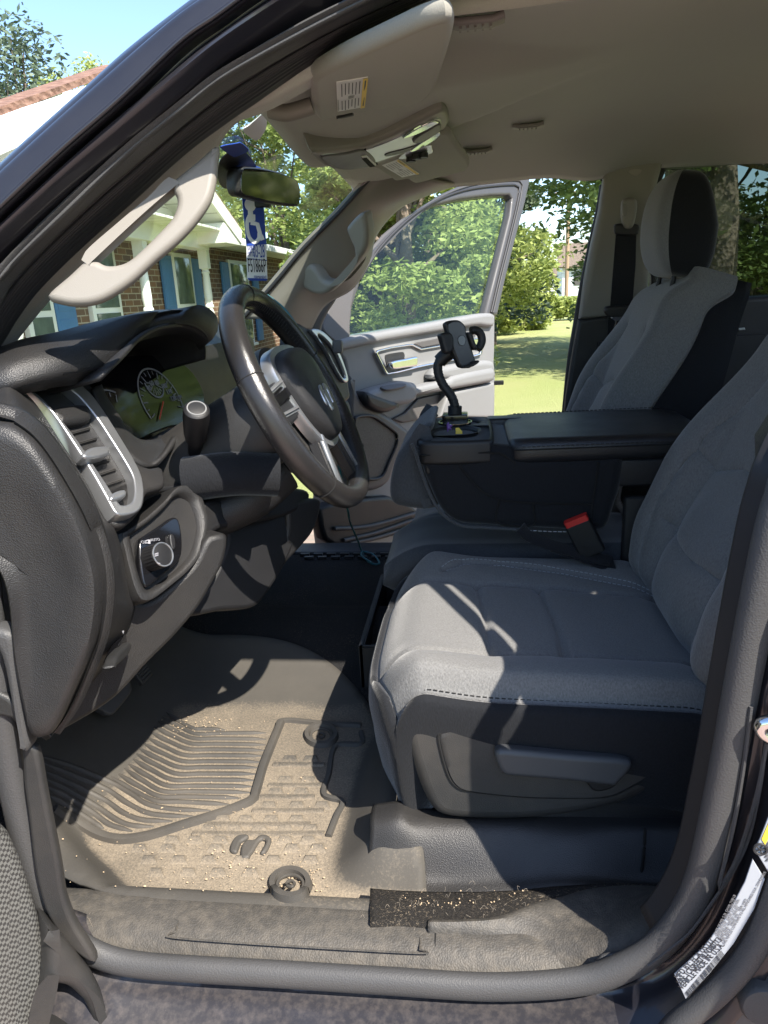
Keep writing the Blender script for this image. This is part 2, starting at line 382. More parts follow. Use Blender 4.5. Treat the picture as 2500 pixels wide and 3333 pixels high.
M['shingle'] = shingle()
def grassm():
    m_, t, b = newmat('mown grass'); v = coord(t); big = noise(t, v, .35, 4, .6); fi = noise(t, v, 30, 4, .8)
    a = mixc(t, fi, (.16, .22, .055), (.34, .38, .13)); c = mixc(t, ramp(t, big, [(.35, (0, 0, 0)), (.7, (1, 1, 1))]), a, mixc(t, fi, (.25, .26, .10), (.43, .42, .20)))
    t.links.new(c, b.inputs['Base Color']); b.inputs['Roughness'].default_value = .9; bump(t, b, fi, .8, .04); return m_
M['grass'] = grassm()
def leafm(name, a, c, tr=.35):
    m_, t, b = newmat(name); v = coord(t); f = noise(t, v, 1.2, 3, .7); oi = noise(t, v, 18, 2)
    mx = nd(t, 'Math', operation='MULTIPLY_ADD'); t.links.new(f, mx.inputs[0]); mx.inputs[1].default_value = .6; mu = nd(t, 'Math', operation='MULTIPLY'); t.links.new(oi, mu.inputs[0]); mu.inputs[1].default_value = .4; t.links.new(mu.outputs[0], mx.inputs[2])
    col = ramp(t, mx.outputs[0], [(.35, a), (.62, c)]); t.links.new(col, b.inputs['Base Color']); b.inputs['Roughness'].default_value = .55; b.inputs['Specular IOR Level'].default_value = .3
    tl = nd(t, 'BsdfTranslucent'); t.links.new(col, tl.inputs[0]); ms = nd(t, 'MixShader'); ms.inputs[0].default_value = tr
    o = t.nodes['Material Output']; t.links.new(b.outputs[0], ms.inputs[1]); t.links.new(tl.outputs[0], ms.inputs[2]); t.links.new(ms.outputs[0], o.inputs[0]); return m_
M['leaf'] = leafm('green leaves', (.16, .22, .05), (.42, .48, .16))
M['leaf_light'] = leafm('light green leaves', (.20, .27, .06), (.48, .53, .18))
M['leaf_dark'] = leafm('dark green leaves', (.08, .12, .04), (.24, .32, .10))
M['leaf_spruce'] = leafm('blue green needles', (.05, .09, .06), (.17, .22, .14), .2)
M['orange'] = plain('orange fruit', (.6, .22, .03), .5)
M['bark'] = plain('bark', (.16, .125, .095), .95, grain=.9, gs=14, gd=.04, var=.4)
M['polewood'] = plain('pole wood', (.30, .21, .13), .9, grain=.5, gs=60, var=.2)
M['asphalt'] = plain('asphalt', (.10, .10, .105), .9, grain=.6, gs=120, var=.2, gd=.004)
M['paver'] = plain('pink brick paving', (.42, .24, .19), .9, grain=.5, gs=40, var=.25, gd=.004)
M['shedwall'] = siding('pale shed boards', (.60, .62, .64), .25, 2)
# ================================================================ PICKUP TRUCK
truck = empty('pickup_truck', (0, .93, 0), 'dark metallic pickup truck parked with both front doors open showing its grey cloth interior', 'pickup truck')
# ---- body frame: A-pillar and roof rail (bands traced along the door opening)
c0 = [(-160, 730), (0, 578), (156, 439), (270, 337), (392, 228), (565, 93), (683, 8), (830, -95), (1000, -190)]
c1 = [(-160, 830), (25, 650), (211, 477), (392, 320), (586, 135), (700, 55), (840, -45), (1020, -150)]
c2 = [(-160, 880), (93, 641), (312, 443), (519, 270), (700, 122), (880, 0), (1060, -110)]
c3 = [(-160, 960), (190, 637), (422, 443), (590, 304), (700, 205), (880, 75), (1080, -60)]
c4 = [(-160, 1050), (0, 897), (55, 837), (219, 681), (422, 485), (590, 350), (700, 262), (829, 186), (1055, 66), (1168, 8), (1330, -70)]
c5 = [(-160, 1190), (0, 998), (25, 947), (105, 850), (295, 665), (464, 519), (700, 325), (829, 241), (1055, 113), (1250, 22), (1450, -70)]
c6 = [(-160, 1360), (0, 1133), (55, 1044), (127, 947), (253, 821), (422, 669), (603, 504), (753, 392), (829, 340), (1040, 195), (1250, 84), (1400, 20), (1560, -50)]
c7 = [(-160, 1420), (0, 1171), (25, 1129), (84, 1053), (160, 964), (295, 829), (549, 601), (684, 500), (732, 424)]
def band(px, k, n=60): return PC(px, n, pl=tum(k))
body = []
def lofted(rows, n=60, mid=4):
    rows = [rs(r, n) for r in rows]
    cols = [rs([r[j] for r in rows], (len(rows)-1)*mid+1) for j in range(n)]
    return [[c[i] for c in cols] for i in range(len(cols[0]))]
bm = bmesh.new()
A, B, C2, C3, C4 = band(c0, .03), band(c1, -.005), band(c2, .012), band(c3, .03), band(c4, .05)
inn = lambda r, d: [p+V((0, d, 0)) for p in r]
# roof skin going over the top, then outer strip, groove, ridge strip, groove
back = [p+V((-.0, .03, .03)) for p in A]
grid(bm, lofted([back, [p+V((0, .012, .016)) for p in A], A, [p.lerp(q, .5)+V((0, -.012, .010)) for p, q in zip(A, B)], B], 60, 4))
grid(bm, [B, [p+V((0, .03, 0)) for p in B]])
g1 = [p.lerp(q, .55)+V((0, .028, 0)) for p, q in zip(B, C2)]
grid(bm, lofted([[p+V((0, .03, 0)) for p in B], g1, C2], 60, 3))
grid(bm, lofted([C2, [p.lerp(q, .5)+V((0, -.008, .002)) for p, q in zip(C2, C3)], C3], 60, 4))
grid(bm, lofted([C3, [p.lerp(q, .5)+V((0, .03, 0)) for p, q in zip(C3, C4)], [p+V((0, .02, 0)) for p in C4]], 60, 3))
o = fin('roof_rail', bm, M['paint'], truck, angle=30); solid(o, .004)
# ---- door seal: one rubber bulb running round the whole opening
def seal_pts():
    top = [(-120, 1150), (0, 945), (40, 893), (160, 760), (260, 657), (422, 520), (590, 395), (700, 292), (829, 213), (1055, 92), (1210, 14), (1400, -75)]
    return top
t5 = loft('door_seal', [band(c4, .05), [p.lerp(q, .3)+V((0, -.018, .005)) for p, q in zip(band(c4, .05), band(c5, .07))], [p.lerp(q, .75)+V((0, -.014, .002)) for p, q in zip(band(c4, .05), band(c5, .07))], band(c5, .075)], M['rubber'], truck, n=70, mid=4, t=.006)
# ribbed inner weatherstrip
R1, R2 = band(c5, .085, 80), band(c6, .14, 80)
rows = []
N = 44
for i in range(N+1):
    f = i/N; rb = .0011*abs(math.sin(f*math.pi*11)) if .12 < f < .88 else 0
    rows.append([p.lerp(q, f)+V((0, -.014*math.sin(f*math.pi)-rb, -rb)) for p, q in zip(R1, R2)])
bm = bmesh.new(); grid(bm, rows); o = fin('weatherstrip', bm, M['rubber_ribbed'], truck, angle=60); solid(o, .006)
# beige A-pillar garnish
Q1, Q2 = band(c6, .145, 70), PC(c7+[(830, 345), (1010, 245), (1062, 215), (1280, 110), (1420, 40), (1600, -40)], 70, pl=tum(.21))
rows = lofted([Q1, [p.lerp(q, .35)+V((0, -.012, .004)) for p, q in zip(Q1, Q2)], [p.lerp(q, .75)+V((0, -.004, -.002)) for p, q in zip(Q1, Q2)], Q2, [q+V((-.006, .03, .004)) for q in Q2]], 70, 5)
bm = bmesh.new(); grid(bm, rows); o = fin('pillar_trim', bm, M['beige'], truck, angle=60); solid(o, .005)
# grab handle on the driver's A-pillar
hp = ((0, .20, 1.25), (-.25, 1, -.32))
outer = [(150, 960), (200, 985), (260, 990), (315, 981), (365, 957), (430, 912), (500, 848), (580, 780), (640, 715), (683, 650), (700, 590), (708, 520), (708, 465), (640, 520), (560, 585), (460, 670), (330, 790), (230, 885)]
hole = [(297, 832), (318, 848), (345, 860), (385, 857), (420, 842), (465, 803), (520, 748), (556, 708), (573, 668), (574, 640), (565, 622), (553, 601), (500, 655), (400, 740)]
gh = plate('grab_handle', [outer, hole], hp, .018, M['beige_plastic'], truck, bev=.008, res=6, smooth_n=90); gh['label'] = 'beige grab handle on the driver windshield pillar'
# passenger A-pillar: beige trim from the dash to the header
ap1 = [(1270, 530), (1215, 585), (1120, 690), (1010, 800), (935, 890), (870, 965), (800, 1040)]
ap2 = [(1300, 545), (1225, 600), (1150, 700), (1050, 812), (990, 900), (950, 970), (900, 1040)]
ap3 = [(1430, 590), (1300, 650), (1225, 700), (1200, 790), (1130, 890), (1075, 930), (1010, 985), (960, 1075)]
ap4 = [(1500, 600), (1360, 650), (1290, 690), (1225, 770), (1205, 850), (1150, 940), (1060, 995), (1010, 1080)]
r1, r2, r3, r4 = PC(ap1, 40, y=1.50), PC(ap2, 40, y=1.52), PC(ap3, 40, y=1.60), PC(ap4, 40, y=1.70)
loft('pillar_trim', [[p+V((-.03, -.01, 0)) for p in r1], r1, r2, r3, r4], M['beige_plastic'], truck, n=40, mid=4, t=.006)
tube('windshield_edge', [p+V((-.012, -.006, .0)) for p in r1], .006, M['rubber_ribbed'], truck, n=40)
hp2 = ((-.40, 1.475, 1.6), (.45, 1, .25))
outer = [(930, 905), (960, 922), (1005, 952), (1040, 962), (1075, 948), (1140, 880), (1185, 820), (1195, 770), (1190, 720), (1183, 692), (1160, 702), (1130, 735), (1125, 752), (1140, 790), (1149, 812), (1147, 850), (1100, 908), (1065, 916), (1048, 908), (1040, 895), (1020, 870), (1005, 862), (990, 868), (965, 885)]
g2 = plate('grab_handle', [outer], hp2, .05, M['beige_plastic'], truck, bev=.014, res=5, smooth_n=110); g2['label'] = 'beige grab handle on the passenger windshield pillar'
# ---- lower door opening: hinge pillar, rocker, B-pillar
def bpx(z): return .264+.012*sm(.9, 1.1, z)+.16*max(z-1.1, 0)+.06*sm(1.14, 1.38, z)+.07*sm(1.31, 1.5, z)
bseal = [(2575, 1545), (2525, 1700), (2480, 1900), (2440, 2100), (2404, 2288), (2369, 2477), (2330, 2665), (2288, 2840), (2233, 2966), (2139, 3080), (2015, 3155), (1880, 3195), (1600, 3212), (1250, 3192), (900, 3170), (640, 3155), (450, 3140), (330, 3112), (235, 3055), (165, 2965), (105, 2820), (60, 2640), (20, 2440), (-15, 2200), (-50, 1900), (-90, 1500), (-110, 1150)]
low_ = PC(bseal, 140, y=0); zt_ = low_[0].z; dx_ = low_[0].x-bpx(zt_)
bp = rs([V((bpx(z_)+dx_, .32*max(z_-1.25, 0)-.004, z_)) for z_ in (1.84, 1.75, 1.65, 1.55, 1.46, 1.38)]+low_, 190)
bm = bmesh.new(); sweep(bm, [p for p in bp], [(.0175*math.cos(a*.5236), .014*math.sin(a*.5236)) for a in range(12)], up=(0, 1, 0))
bmesh.ops.recalc_face_normals(bm, faces=bm.faces); o = fin('door_seal', bm, M['rubber'], truck)
# ribbed strip just inside the seal along the B-pillar
cen = V((-.10, 0, 1.05))
def inset(pts, d, dy): return [p+(cen-p).normalized()*d*1.0+V((0, dy, 0)) for p in pts]
part_b = [p for p in bp[:120] if p.z > .78 and p.x > .1]
rows = []
for i in range(17):
    f = i/16; rows.append([p+V((-1, 0, .3)).normalized()*(.012+.007*f)+V((0, .004+.035*f-(.0014 if i % 2 else 0), 0)) for p in part_b])
bm = bmesh.new(); grid(bm, rows); o = fin('weatherstrip', bm, M['rubber_ribbed'], truck, angle=60); solid(o, .005)
# B-pillar core up to the roof, widened rearward out of view to block sun
rows = []
for z in [.72+1.15*i/30 for i in range(31)]:
    yb = .02+.32*max(z-1.25, 0); x = bpx(z)+.02*sm(.95, .72, z)+(dx_+.012)*sm(1.22, 1.34, z)
    rows.append([V((x+.004, yb+.10, z)), V((x, yb+.03, z)), V((x+.008, yb, z)), V((x+.10, yb-.005, z)), V((x+.26, yb, z)), V((x+.27, yb+.05, z))])
bm = bmesh.new(); grid(bm, rows); bmesh.ops.recalc_face_normals(bm, faces=bm.faces); [setattr(f, 'material_index', 1) for f in bm.faces if f.calc_center_median().x > bpx(f.calc_center_median().z)+.05]
fin('center_pillar', bm, [M['leather'], M['paint']], truck, angle=50)
# rocker panel under the seal and painted pillar skin around it (outside the seal)
rk_out = [(-300, 3420), (0, 3420), (600, 3420), (1250, 3440), (1900, 3450), (2250, 3420), (2420, 3300), (2560, 3050), (2640, 2800), (2700, 2300), (2750, 1600), (2760, 900)]
rk_in = [(-60, 3000), (170, 3060), (380, 3140), (620, 3175), (1250, 3222), (1800, 3250), (2010, 3205), (2150, 3130), (2265, 3010), (2345, 2850), (2425, 2540), (2495, 2150), (2580, 1750), (2625, 1560)]
rk_out = [(-300, 3420), (0, 3420), (600, 3420), (1250, 3440), (1900, 3450), (2250, 3420), (2420, 3300), (2560, 3050), (2640, 2800), (2720, 2300), (2800, 1800), (2840, 1560)]
def skin(px, y):
    out = []
    for q in rs([V((a_, b_, 0)) for a_, b_ in px], 90):
        p = P(q.x, q.y, y=y); out.append(p if p.z < 1.25 else P(q.x, q.y, pl=tum(y)))
    return out
ri, ro = skin(rk_in, .008), skin(rk_out, -.06)
rows = lofted([[p+V((0, .05, 0)) for p in ri], ri, [p.lerp(q, .22)+V((0, .012, .004)) for p, q in zip(ri, ro)], [p.lerp(q, .30)+V((0, .010, .002)) for p, q in zip(ri, ro)], [p.lerp(q, .36)+V((0, -.002, 0)) for p, q in zip(ri, ro)], [p.lerp(q, .75)+V((0, -.01, 0)) for p, q in zip(ri, ro)], ro], 90, 4)
bm = bmesh.new(); grid(bm, rows); n_ = len(rows)-1
fs = list(bm.faces)
for f in fs: f.material_index = 1 if f.calc_center_median().x > .16 else 0
o = fin('rocker_panel', bm, [M['paint_dirty'], M['paint']], truck, angle=50); solid(o, .004); ROCK = o
# seams on the painted pillar
for nm, pts, r_ in (('panel_seam', [(2445, 2300), (2420, 2500), (2385, 2700), (2345, 2860), (2335, 2900), (2350, 2880), (2400, 2790), (2460, 2600), (2500, 2400)], .0022), ('panel_seam', [(2490, 2450), (2475, 2560), (2440, 2720), (2390, 2830), (2330, 2920), (2250, 3030), (2180, 3090), (2110, 3145)], .0018)):
    tube(nm, PC(pts, 40, pl=((0, -.014, .9), (0, -1, .0))), r_, M['rubber'], truck, n=40, up=(0, 1, 0), seg=6)
# certification label and tyre label on the pillar base
lp = ((.20, -.060, .72), (-.12, -1, .10))
lab = [(2195, 3172), (2290, 3085), (2365, 2985), (2425, 2870), (2450, 2797), (2490, 2862), (2455, 2960), (2390, 3070), (2310, 3170), (2232, 3253)]
cl = plate('certification_label', [lab], lp, .002, M['label'], truck, bev=.0008, smooth_n=0)
ln = V(lp[1]).normalized(); ln = ln if ln.dot(CAM-V(lp[0])) > 0 else -ln
def Lp(px, py): return P(px, py, pl=lp)+ln*.0006
def ltext(s_, a, b, size, mat=M['ink'], sx=.8, par=cl):
    p, q = Lp(*a), Lp(*b); ex = (q-p).normalized(); ey = ln.cross(ex); text('label_print', s_, p, ex, ey, size, mat, par, t=.0001, sx=sx)
ltext('MFD BY: FCA US LLC', (2208, 3188), (2282, 3110), .0090); ltext('VIN: 1C6SRFBT8LN380213', (2216, 3205), (2302, 3112), .0090, sx=.72); ltext('VEHICLE MADE IN: U.S.A.', (2222, 3220), (2310, 3128), .0088, sx=.75)
for k in range(6): ltext(('DATE OF MFR: 5-20  GVWR: 7100 LB', 'GAWR FRONT: 3900 LB / 1770 KG', '275/55R20 113T  20X9.0  AT 250 KPA', 'GAWR REAR: 4100 LB / 1860 KG', 'TYPE: TRUCK    PAINT: PXJ    TRIM: V4X9', 'THIS VEHICLE CONFORMS TO ALL APPLICABLE U.S.A. STANDARDS')[k], (2330+6*k, 3040+7*k), (2432+8*k, 2842+7*k), .0036, mat=M['ink_pale'], sx=.9)
bm = bmesh.new(); b0, b1, b2, b3 = Lp(2228, 3232), Lp(2350, 3088), Lp(2362, 3104), Lp(2240, 3248); rr_ = random.Random(3); u = 0
while u < .98:
    w_ = rr_.choice((.006, .009, .014)); bm.faces.new([bm.verts.new(p) for p in (b0.lerp(b1, u), b0.lerp(b1, u+w_), b3.lerp(b2, u+w_), b3.lerp(b2, u))]); u += w_+rr_.choice((.006, .010))
fin('barcode', bm, M['ink'], cl, smooth=False)
tl_ = plate('tire_label', [[(2540, 2560), (2473, 2732), (2458, 2760), (2462, 2775), (2500, 2838), (2560, 2900)]], lp, .002, M['label'], truck, bev=.0008, smooth_n=0)
plate('yellow_band', [[(2530, 2610), (2478, 2730), (2490, 2750), (2540, 2650)]], lp, .002, M['yellow'], tl_, bev=.0004, smooth_n=0, lift=.0008)
wc_ = Lp(2474, 2762)+ln*.0006; ux, uy, _ = basis(ln); bm = bmesh.new()
sweep(bm, [wc_+(ux*math.cos(k*math.pi/16)+uy*math.sin(k*math.pi/16))*.0058 for k in range(32)], circ(.0013, 6), up=ln, closed=True)
for k in range(5): a = k*2*math.pi/5; sweep(bm, [wc_, wc_+(ux*math.cos(a)+uy*math.sin(a))*.005], circ(.0007, 5), up=ln)
fin('wheel_symbol', bm, M['ink'], tl_)
for k in range(4): ltext('TIRE AND LOADING', (2488+3*k, 2770+12*k), (2520+3*k, 2720+12*k), .0034, par=tl_)
# open rear driver door; top left off to keep its shadow off the sill
rdr = empty('rear_door'); rdr.parent = truck; rdr.matrix_parent_inverse = Matrix.Translation(-truck.location); rdr['label'] = 'open rear driver side door whose edge shows a grey seal and round bumper'
RH = V((.372, -.045, 0)); RD = V((.375, -.927, 0)); RN = V((.927, .375, 0))    # rear door stands open, hinged on the pillar
rows = [[RH+RD*s_+RN*(d+.02)+V((0, 0, z)) for s_ in (.0, .03, .4, .90)] for z, d in ((.47, .03), (.6, .0), (.95, -.01), (1.2, .0), (1.27, .03))]
bm = bmesh.new(); grid(bm, rows); solid(fin('door_shell', bm, M['paint'], rdr), .07)
wl = lambda s_, z: RH+RD*s_+RN*(.03+.3*max(z-1.25, 0))+V((0, 0, z))
# ---- headliner
def lerp_tab(tab, y):
    if y <= tab[0][0]: return tab[0][1]
    for (a, p), (b, q) in zip(tab, tab[1:]):
        if y <= b: return p+(q-p)*sm(a, b, y)
    return tab[-1][1]
def liner_z(x, y):
    u = (y-.99)/.68
    z = 1.905 - .085*abs(u)**3 - .02*sm(.5, 1.3, x) - .012*sm(.35, .0, x)
    wb_ = .06+.22*sm(.30, -.15, x); z -= .050*sm(.32, -.12, x)*sm(1.25, .70, abs(y-.93)/wb_)   # bulge that tapers back from the mirror
    z += .016*sm(.14, .40, x)*sm(.95, .60, abs(u))                   # raised pan over the rear
    z -= .022*math.exp(-((x-.36)/.09)**2)*sm(.45, .9, u)            # swelling over the B-pillar
    zf = lerp_tab([(.34, 1.725), (.55, 1.79), (.93, 1.765), (1.25, 1.805), (1.55, 1.80), (1.7, 1.77)], y)
    k = sm(.0, -.33, x); return z*(1-k)+zf*k
rows = []
for i in range(71):
    x = -.33+1.75*i/70; r = []
    for j in range(61):
        y = .31+1.38*j/60
        r.append(V((x, y, liner_z(x, y))))
    rows.append(r)
rows.insert(0, [p+V((-.012, 0, .02)) for p in rows[0]])
bm = bmesh.new(); grid(bm, rows); bmesh.ops.recalc_face_normals(bm, faces=bm.faces); o = fin('headliner', bm, M['liner'], truck, angle=0); solid(o, .02)
# roof skin above it
rows = []
for i in range(25):
    x = -.25+1.74*i/24; ya = .145+.32*sm(-.06, -.27, x); rows.append([V((x, ya+(1.80-2*(ya-.09)-.09)*j/24, 1.945-(.115-.08*sm(.0, -.25, x))*abs((j/24-.5)*2)**4-.05*sm(.05, -.27, x))) for j in range(25)])
bm = bmesh.new(); grid(bm, rows); o = fin('roof', bm, M['paint'], truck); solid(o, .02, 1)
# windshield header edge and glass
wt = [V((-.34, .30, 1.715)), V((-.35, .6, 1.80)), V((-.355, .93, 1.82)), V((-.35, 1.25, 1.83)), P(1212, 588, y=1.50)]
wb = [V((-1.05, .16, 1.30)), V((-1.22, .55, 1.31)), V((-1.25, .93, 1.315)), V((-1.20, 1.3, 1.31)), P(860, 1000, y=1.52)]
loft('windshield', [wt, [a.lerp(b, .5)+V((-.02, 0, .02)) for a, b in zip(wt, wb)], wb], M['glass'], truck, n=24, mid=6, t=0)
# ---- sun visors
vis = [(850+.4822*a, 50+.4822*b) for a, b in [(335, 470), (345, 560), (362, 660), (376, 698), (402, 716), (440, 712), (500, 690), (640, 668), (800, 645), (960, 620), (1080, 590), (1135, 562), (1180, 500), (1215, 410), (1250, 310), (1285, 200), (1308, 110), (1310, 62), (1292, 32), (1230, 40), (1100, 80), (960, 140), (800, 212), (640, 285), (520, 345), (420, 400), (355, 440)]]
vp = ((-.15, .45, 1.772), (.12, .10, -1))
v1 = plate('sun_visor', [vis], vp, .022, M['visor'], truck, bev=.010, res=5, smooth_n=120); v1['label'] = 'driver sun visor folded up, nearest the open door'
def zz(lst, ox, oy, k): return [(ox+k*a, oy+k*b) for a, b in lst]
Z5 = lambda l: zz(l, 850, 50, .4822)
def vlabel(parent, quad, pl, lines):
    q, n = pl
    plate('warning_label', [quad], pl, .0012, M['white'], parent, bev=.0004, smooth_n=0, lift=.0010)
    a, b, c_, d = [P(*p, pl=pl) for p in quad]        # a-b: yellow strip side
    nn = V(n).normalized(); nn = nn if nn.dot(CAM-a) > 0 else -nn
    bm = bmesh.new()
    L = lambda u, v: (a.lerp(b, u)).lerp(d.lerp(c_, u), v)+nn*.0022
    def cell(u0, u1, v0, v1, mi): bm.faces.new([bm.verts.new(L(u, v)) for u, v in ((u0, v0), (u1, v0), (u1, v1), (u0, v1))]).material_index = mi
    cell(0, 1, 0, .16, 0)
    for g0, g1 in ((.04, .44), (.56, .96)):
        for k in range(lines):
            v = .24+.70*k/lines; cell(g0+.02*random.random(), g1-.12*random.random(), v, v+.028, 1)
    for k in range(5): cell(.45+.02*k, .46+.02*k, .40+.06*random.random(), .62, 1)
    for u0, u1 in ((.05, .35), (.58, .9)): cell(u0, u1, .05, .10, 1)
    for k in range(18): cell(.52+.024*k, .532+.024*k, .955, .985, 1)
    fin('label_print', bm, [M['yellow'], M['ink']], parent, smooth=False)
vlabel(v1, Z5([(720, 412), (698, 614), (516, 646), (507, 447)]), vp, 6)
bm = bmesh.new(); 
vs_ = PC(Z5([(512, 680), (560, 672), (620, 658)]), 8, pl=vp)
sweep(bm, [p+V((0, 0, -.002)) for p in vs_], rrect(.008, .004, .001), up=(0, 0, 1)); fin('visor_latch', bm, M['leather'], v1)
vp2 = ((-.2, 1.3, 1.782), (.12, -.06, -1))
vis2 = Z5([(760, 1020), (800, 1050), (880, 1105), (905, 1120), (985, 1108), (1010, 1126), (1055, 1135), (1200, 1098), (1330, 1066), (1385, 1050), (1408, 1020), (1405, 990), (1370, 940), (1310, 860), (1262, 800), (1100, 830), (900, 930)])
v2 = plate('sun_visor', [vis2], vp2, .022, M['visor'], truck, bev=.009, res=5, smooth_n=110); v2['label'] = 'passenger sun visor folded up beyond the overhead console'
vlabel(v2, Z5([(930, 968), (1066, 1066), (950, 1092), (815, 1010)]), vp2, 5)
bm = bmesh.new()
for a in ((1010, 945), (1048, 927), (1094, 916)):
    c_ = P(*Z5([a])[0], pl=vp2)+V((0, 0, -.004)); sweep(bm, [c_, c_+V((.0, 0, -.01))], circ(.011, 14), up=(1, 0, 0))
fin('garage_button', bm, M['plastic'], v2)
pl_ = plate('button_plate', [Z5([(930, 962), (960, 925), (1020, 890), (1140, 868), (1152, 885), (1155, 920), (1100, 935), (1040, 952)])], vp2, .004, M['silver'], v2, bev=.0015, lift=.003)
# visor hinge arms and retaining clips in the headliner
def clip(px, py, z, w_=.075):
    for _ in range(12): c_ = P(px, py, z=z); z += .5*(liner_z(c_.x, c_.y)-.003-z)
    bm = bmesh.new()
    sweep(bm, [c_+V((-.5*w_, 0, 0)), c_+V((-.3*w_, 0, -.004)), c_+V((.3*w_, 0, -.004)), c_+V((.5*w_, 0, 0))], rrect(.028, .010, .0045), up=(0, 0, 1))
    for k in range(5): box(bm, c_+V((-.02+.01*k, 0, -.010)), (.003, .016, .004))
    bmesh.ops.recalc_face_normals(bm, faces=bm.faces); fin('visor_clip', bm, M['beige_plastic'], truck)
clip(1547, 62, 1.82); clip(1718, 406, 1.865); clip(1556, 488, 1.84)
arm = [P(*p, pl=((0, .33, 1.25), (0, 1, -.32))) for p in Z5([(60, 640), (160, 660), (250, 640), (345, 610)])]
tube('visor_arm', arm, .012, M['beige_plastic'], truck, n=16)
# ---- overhead console
ovp = ((-.27, .93, 1.752), (.33, 0, -1))
ov = Z5([(335, 925), (352, 960), (390, 995), (440, 1028), (520, 1050), (600, 1052), (680, 1040), (800, 1003), (920, 955), (1010, 918), (1120, 860), (1210, 800), (1258, 755), (1276, 712), (1272, 672), (1245, 642), (1200, 652), (1080, 712), (980, 765), (880, 815), (790, 852), (700, 885), (560, 905), (420, 920)])
oc = plate('overhead_console', [ov], ovp, .05, M['beige_plastic'], truck, bev=.010, res=5, smooth_n=120)
plate('console_bezel', [Z5([(405, 940), (440, 985), (520, 1028), (640, 1028), (780, 985), (950, 925), (1050, 872), (1150, 815), (1205, 765), (1215, 705), (1180, 690), (1060, 745), (930, 815), (800, 870), (690, 905), (560, 925)])], ovp, .01, M['silver'], oc, bev=.003, lift=.002, smooth_n=100)
plate('light_lens', [Z5([(400, 945), (470, 1000), (540, 1030), (640, 1025), (770, 990), (700, 905), (560, 925)])], ovp, .01, M['doorgrey_dark'], oc, bev=.003, lift=.004, smooth_n=70)
for q in ([(950, 812), (1010, 770), (1100, 720), (1160, 697), (1188, 700), (1190, 712), (1130, 742), (1040, 785)], [(1000, 902), (1060, 855), (1130, 812), (1190, 772), (1204, 775), (1198, 795), (1140, 840), (1050, 890)]):
    plate('map_lamp', [Z5(q)], ovp, .01, M['chrome'], oc, bev=.002, lift=.006)
plate('switch_pad', [Z5([(1018, 830), (1050, 795), (1120, 752), (1190, 712), (1208, 722), (1200, 760), (1140, 798), (1070, 832), (1030, 840)])], ovp, .012, M['doorgrey_dark'], oc, bev=.003, lift=.008)
plate('ambient_lens', [Z5([(670, 935), (705, 928), (772, 992), (728, 1003)])], ovp, .01, M['white'], oc, bev=.002, lift=.007, smooth_n=0)
bm = bmesh.new()
for k in range(9):
    u = k/8; a = Z5([(678+50*u, 941+54*u), (706+54*u, 936+54*u)]); p, q = P(*a[0], pl=ovp), P(*a[1], pl=ovp); sweep(bm, [p+V((.002, -.004, -.0085)), q+V((.002, -.004, -.0085))], circ(.0014, 6))
fin('lens_rib', bm, M['plastic'], oc)
tube('console_seam', PC(Z5([(700, 900), (740, 950), (782, 1002)]), 10, pl=ovp), .0022, M['black'], oc, n=10)
plate('garage_slot', [Z5([(830, 938), (850, 920), (960, 892), (1040, 868), (1060, 872), (960, 915), (860, 940)])], ovp, .008, M['leather'], oc, bev=.002, lift=.004)
# ---- rear view mirror, its stalk and the sticker patch on the glass
Z2 = lambda l: zz(l, 600, 450, .42194)
mp_ = ((-.36, .93, 1.62), (.78, -.62, -.08))
mo = Z2([(388, 300), (400, 240), (432, 218), (500, 216), (620, 228), (740, 258), (840, 300), (888, 335), (905, 390), (905, 460), (895, 512), (870, 524), (780, 515), (660, 498), (560, 475), (460, 452), (420, 440), (395, 400)])
mr = plate('rear_view_mirror', [mo], mp_, .035, M['leather'], truck, bev=.010, res=5, smooth_n=100)
mi_ = Z2([(436, 300), (452, 240), (480, 230), (600, 240), (740, 272), (840, 312), (876, 345), (890, 400), (890, 470), (880, 508), (860, 513), (770, 503), (640, 482), (520, 452), (455, 432), (438, 400)])
plate('mirror_glass', [mi_], mp_, .004, M['mirror'], mr, bev=.001, lift=.0012, smooth_n=100)
bm = bmesh.new()
p0 = P(*Z2([(305, 305)])[0], y=1.0); p1 = P(*Z2([(400, 300)])[0], y=.95)
sweep(bm, rs([p0+V((-.06, .02, .02)), p0, p0.lerp(p1, .5), p1], 14), circ(.018, 14), scale=lambda f: 1.25-.6*f)
bmesh.ops.recalc_face_normals(bm, faces=bm.faces); fin('mirror_stalk', bm, M['gloss'], mr)
rbox('mirror_lever', P(*Z2([(600, 508)])[0], y=.92), (.035, .02, .014), M['plastic'], mr, r=.004)
wn = (V(wt[2])-V(wb[2])); wn = wn.cross(V((0, 1, 0))).normalized()
gp = (V(wt[2]).lerp(wb[2], .0)+V((.015, 0, .0)), (wn.x, 0, wn.z))
st = plate('shade_band', [Z2([(270, 200), (265, 330), (330, 390), (470, 290), (560, 230), (440, 80), (330, 120)])], gp, .002, M['leather'], truck, bev=.0006)
plate('inspection_sticker', [Z2([(285, 65), (300, 95), (370, 140), (395, 145), (480, 110), (497, 95), (490, 78), (440, 38), (400, 42)])], (gp[0]+V((.004, 0, 0)), gp[1]), .002, M['blue'], truck, bev=.0006)
plate('inspection_sticker', [zz([(1050, 565), (1090, 600), (1115, 605), (1148, 560), (1152, 510), (1140, 490), (1115, 510), (1080, 540)], 0, 0, .7535)], (gp[0]+V((.004, 0, 0)), gp[1]), .002, M['white'], truck, bev=.0006)
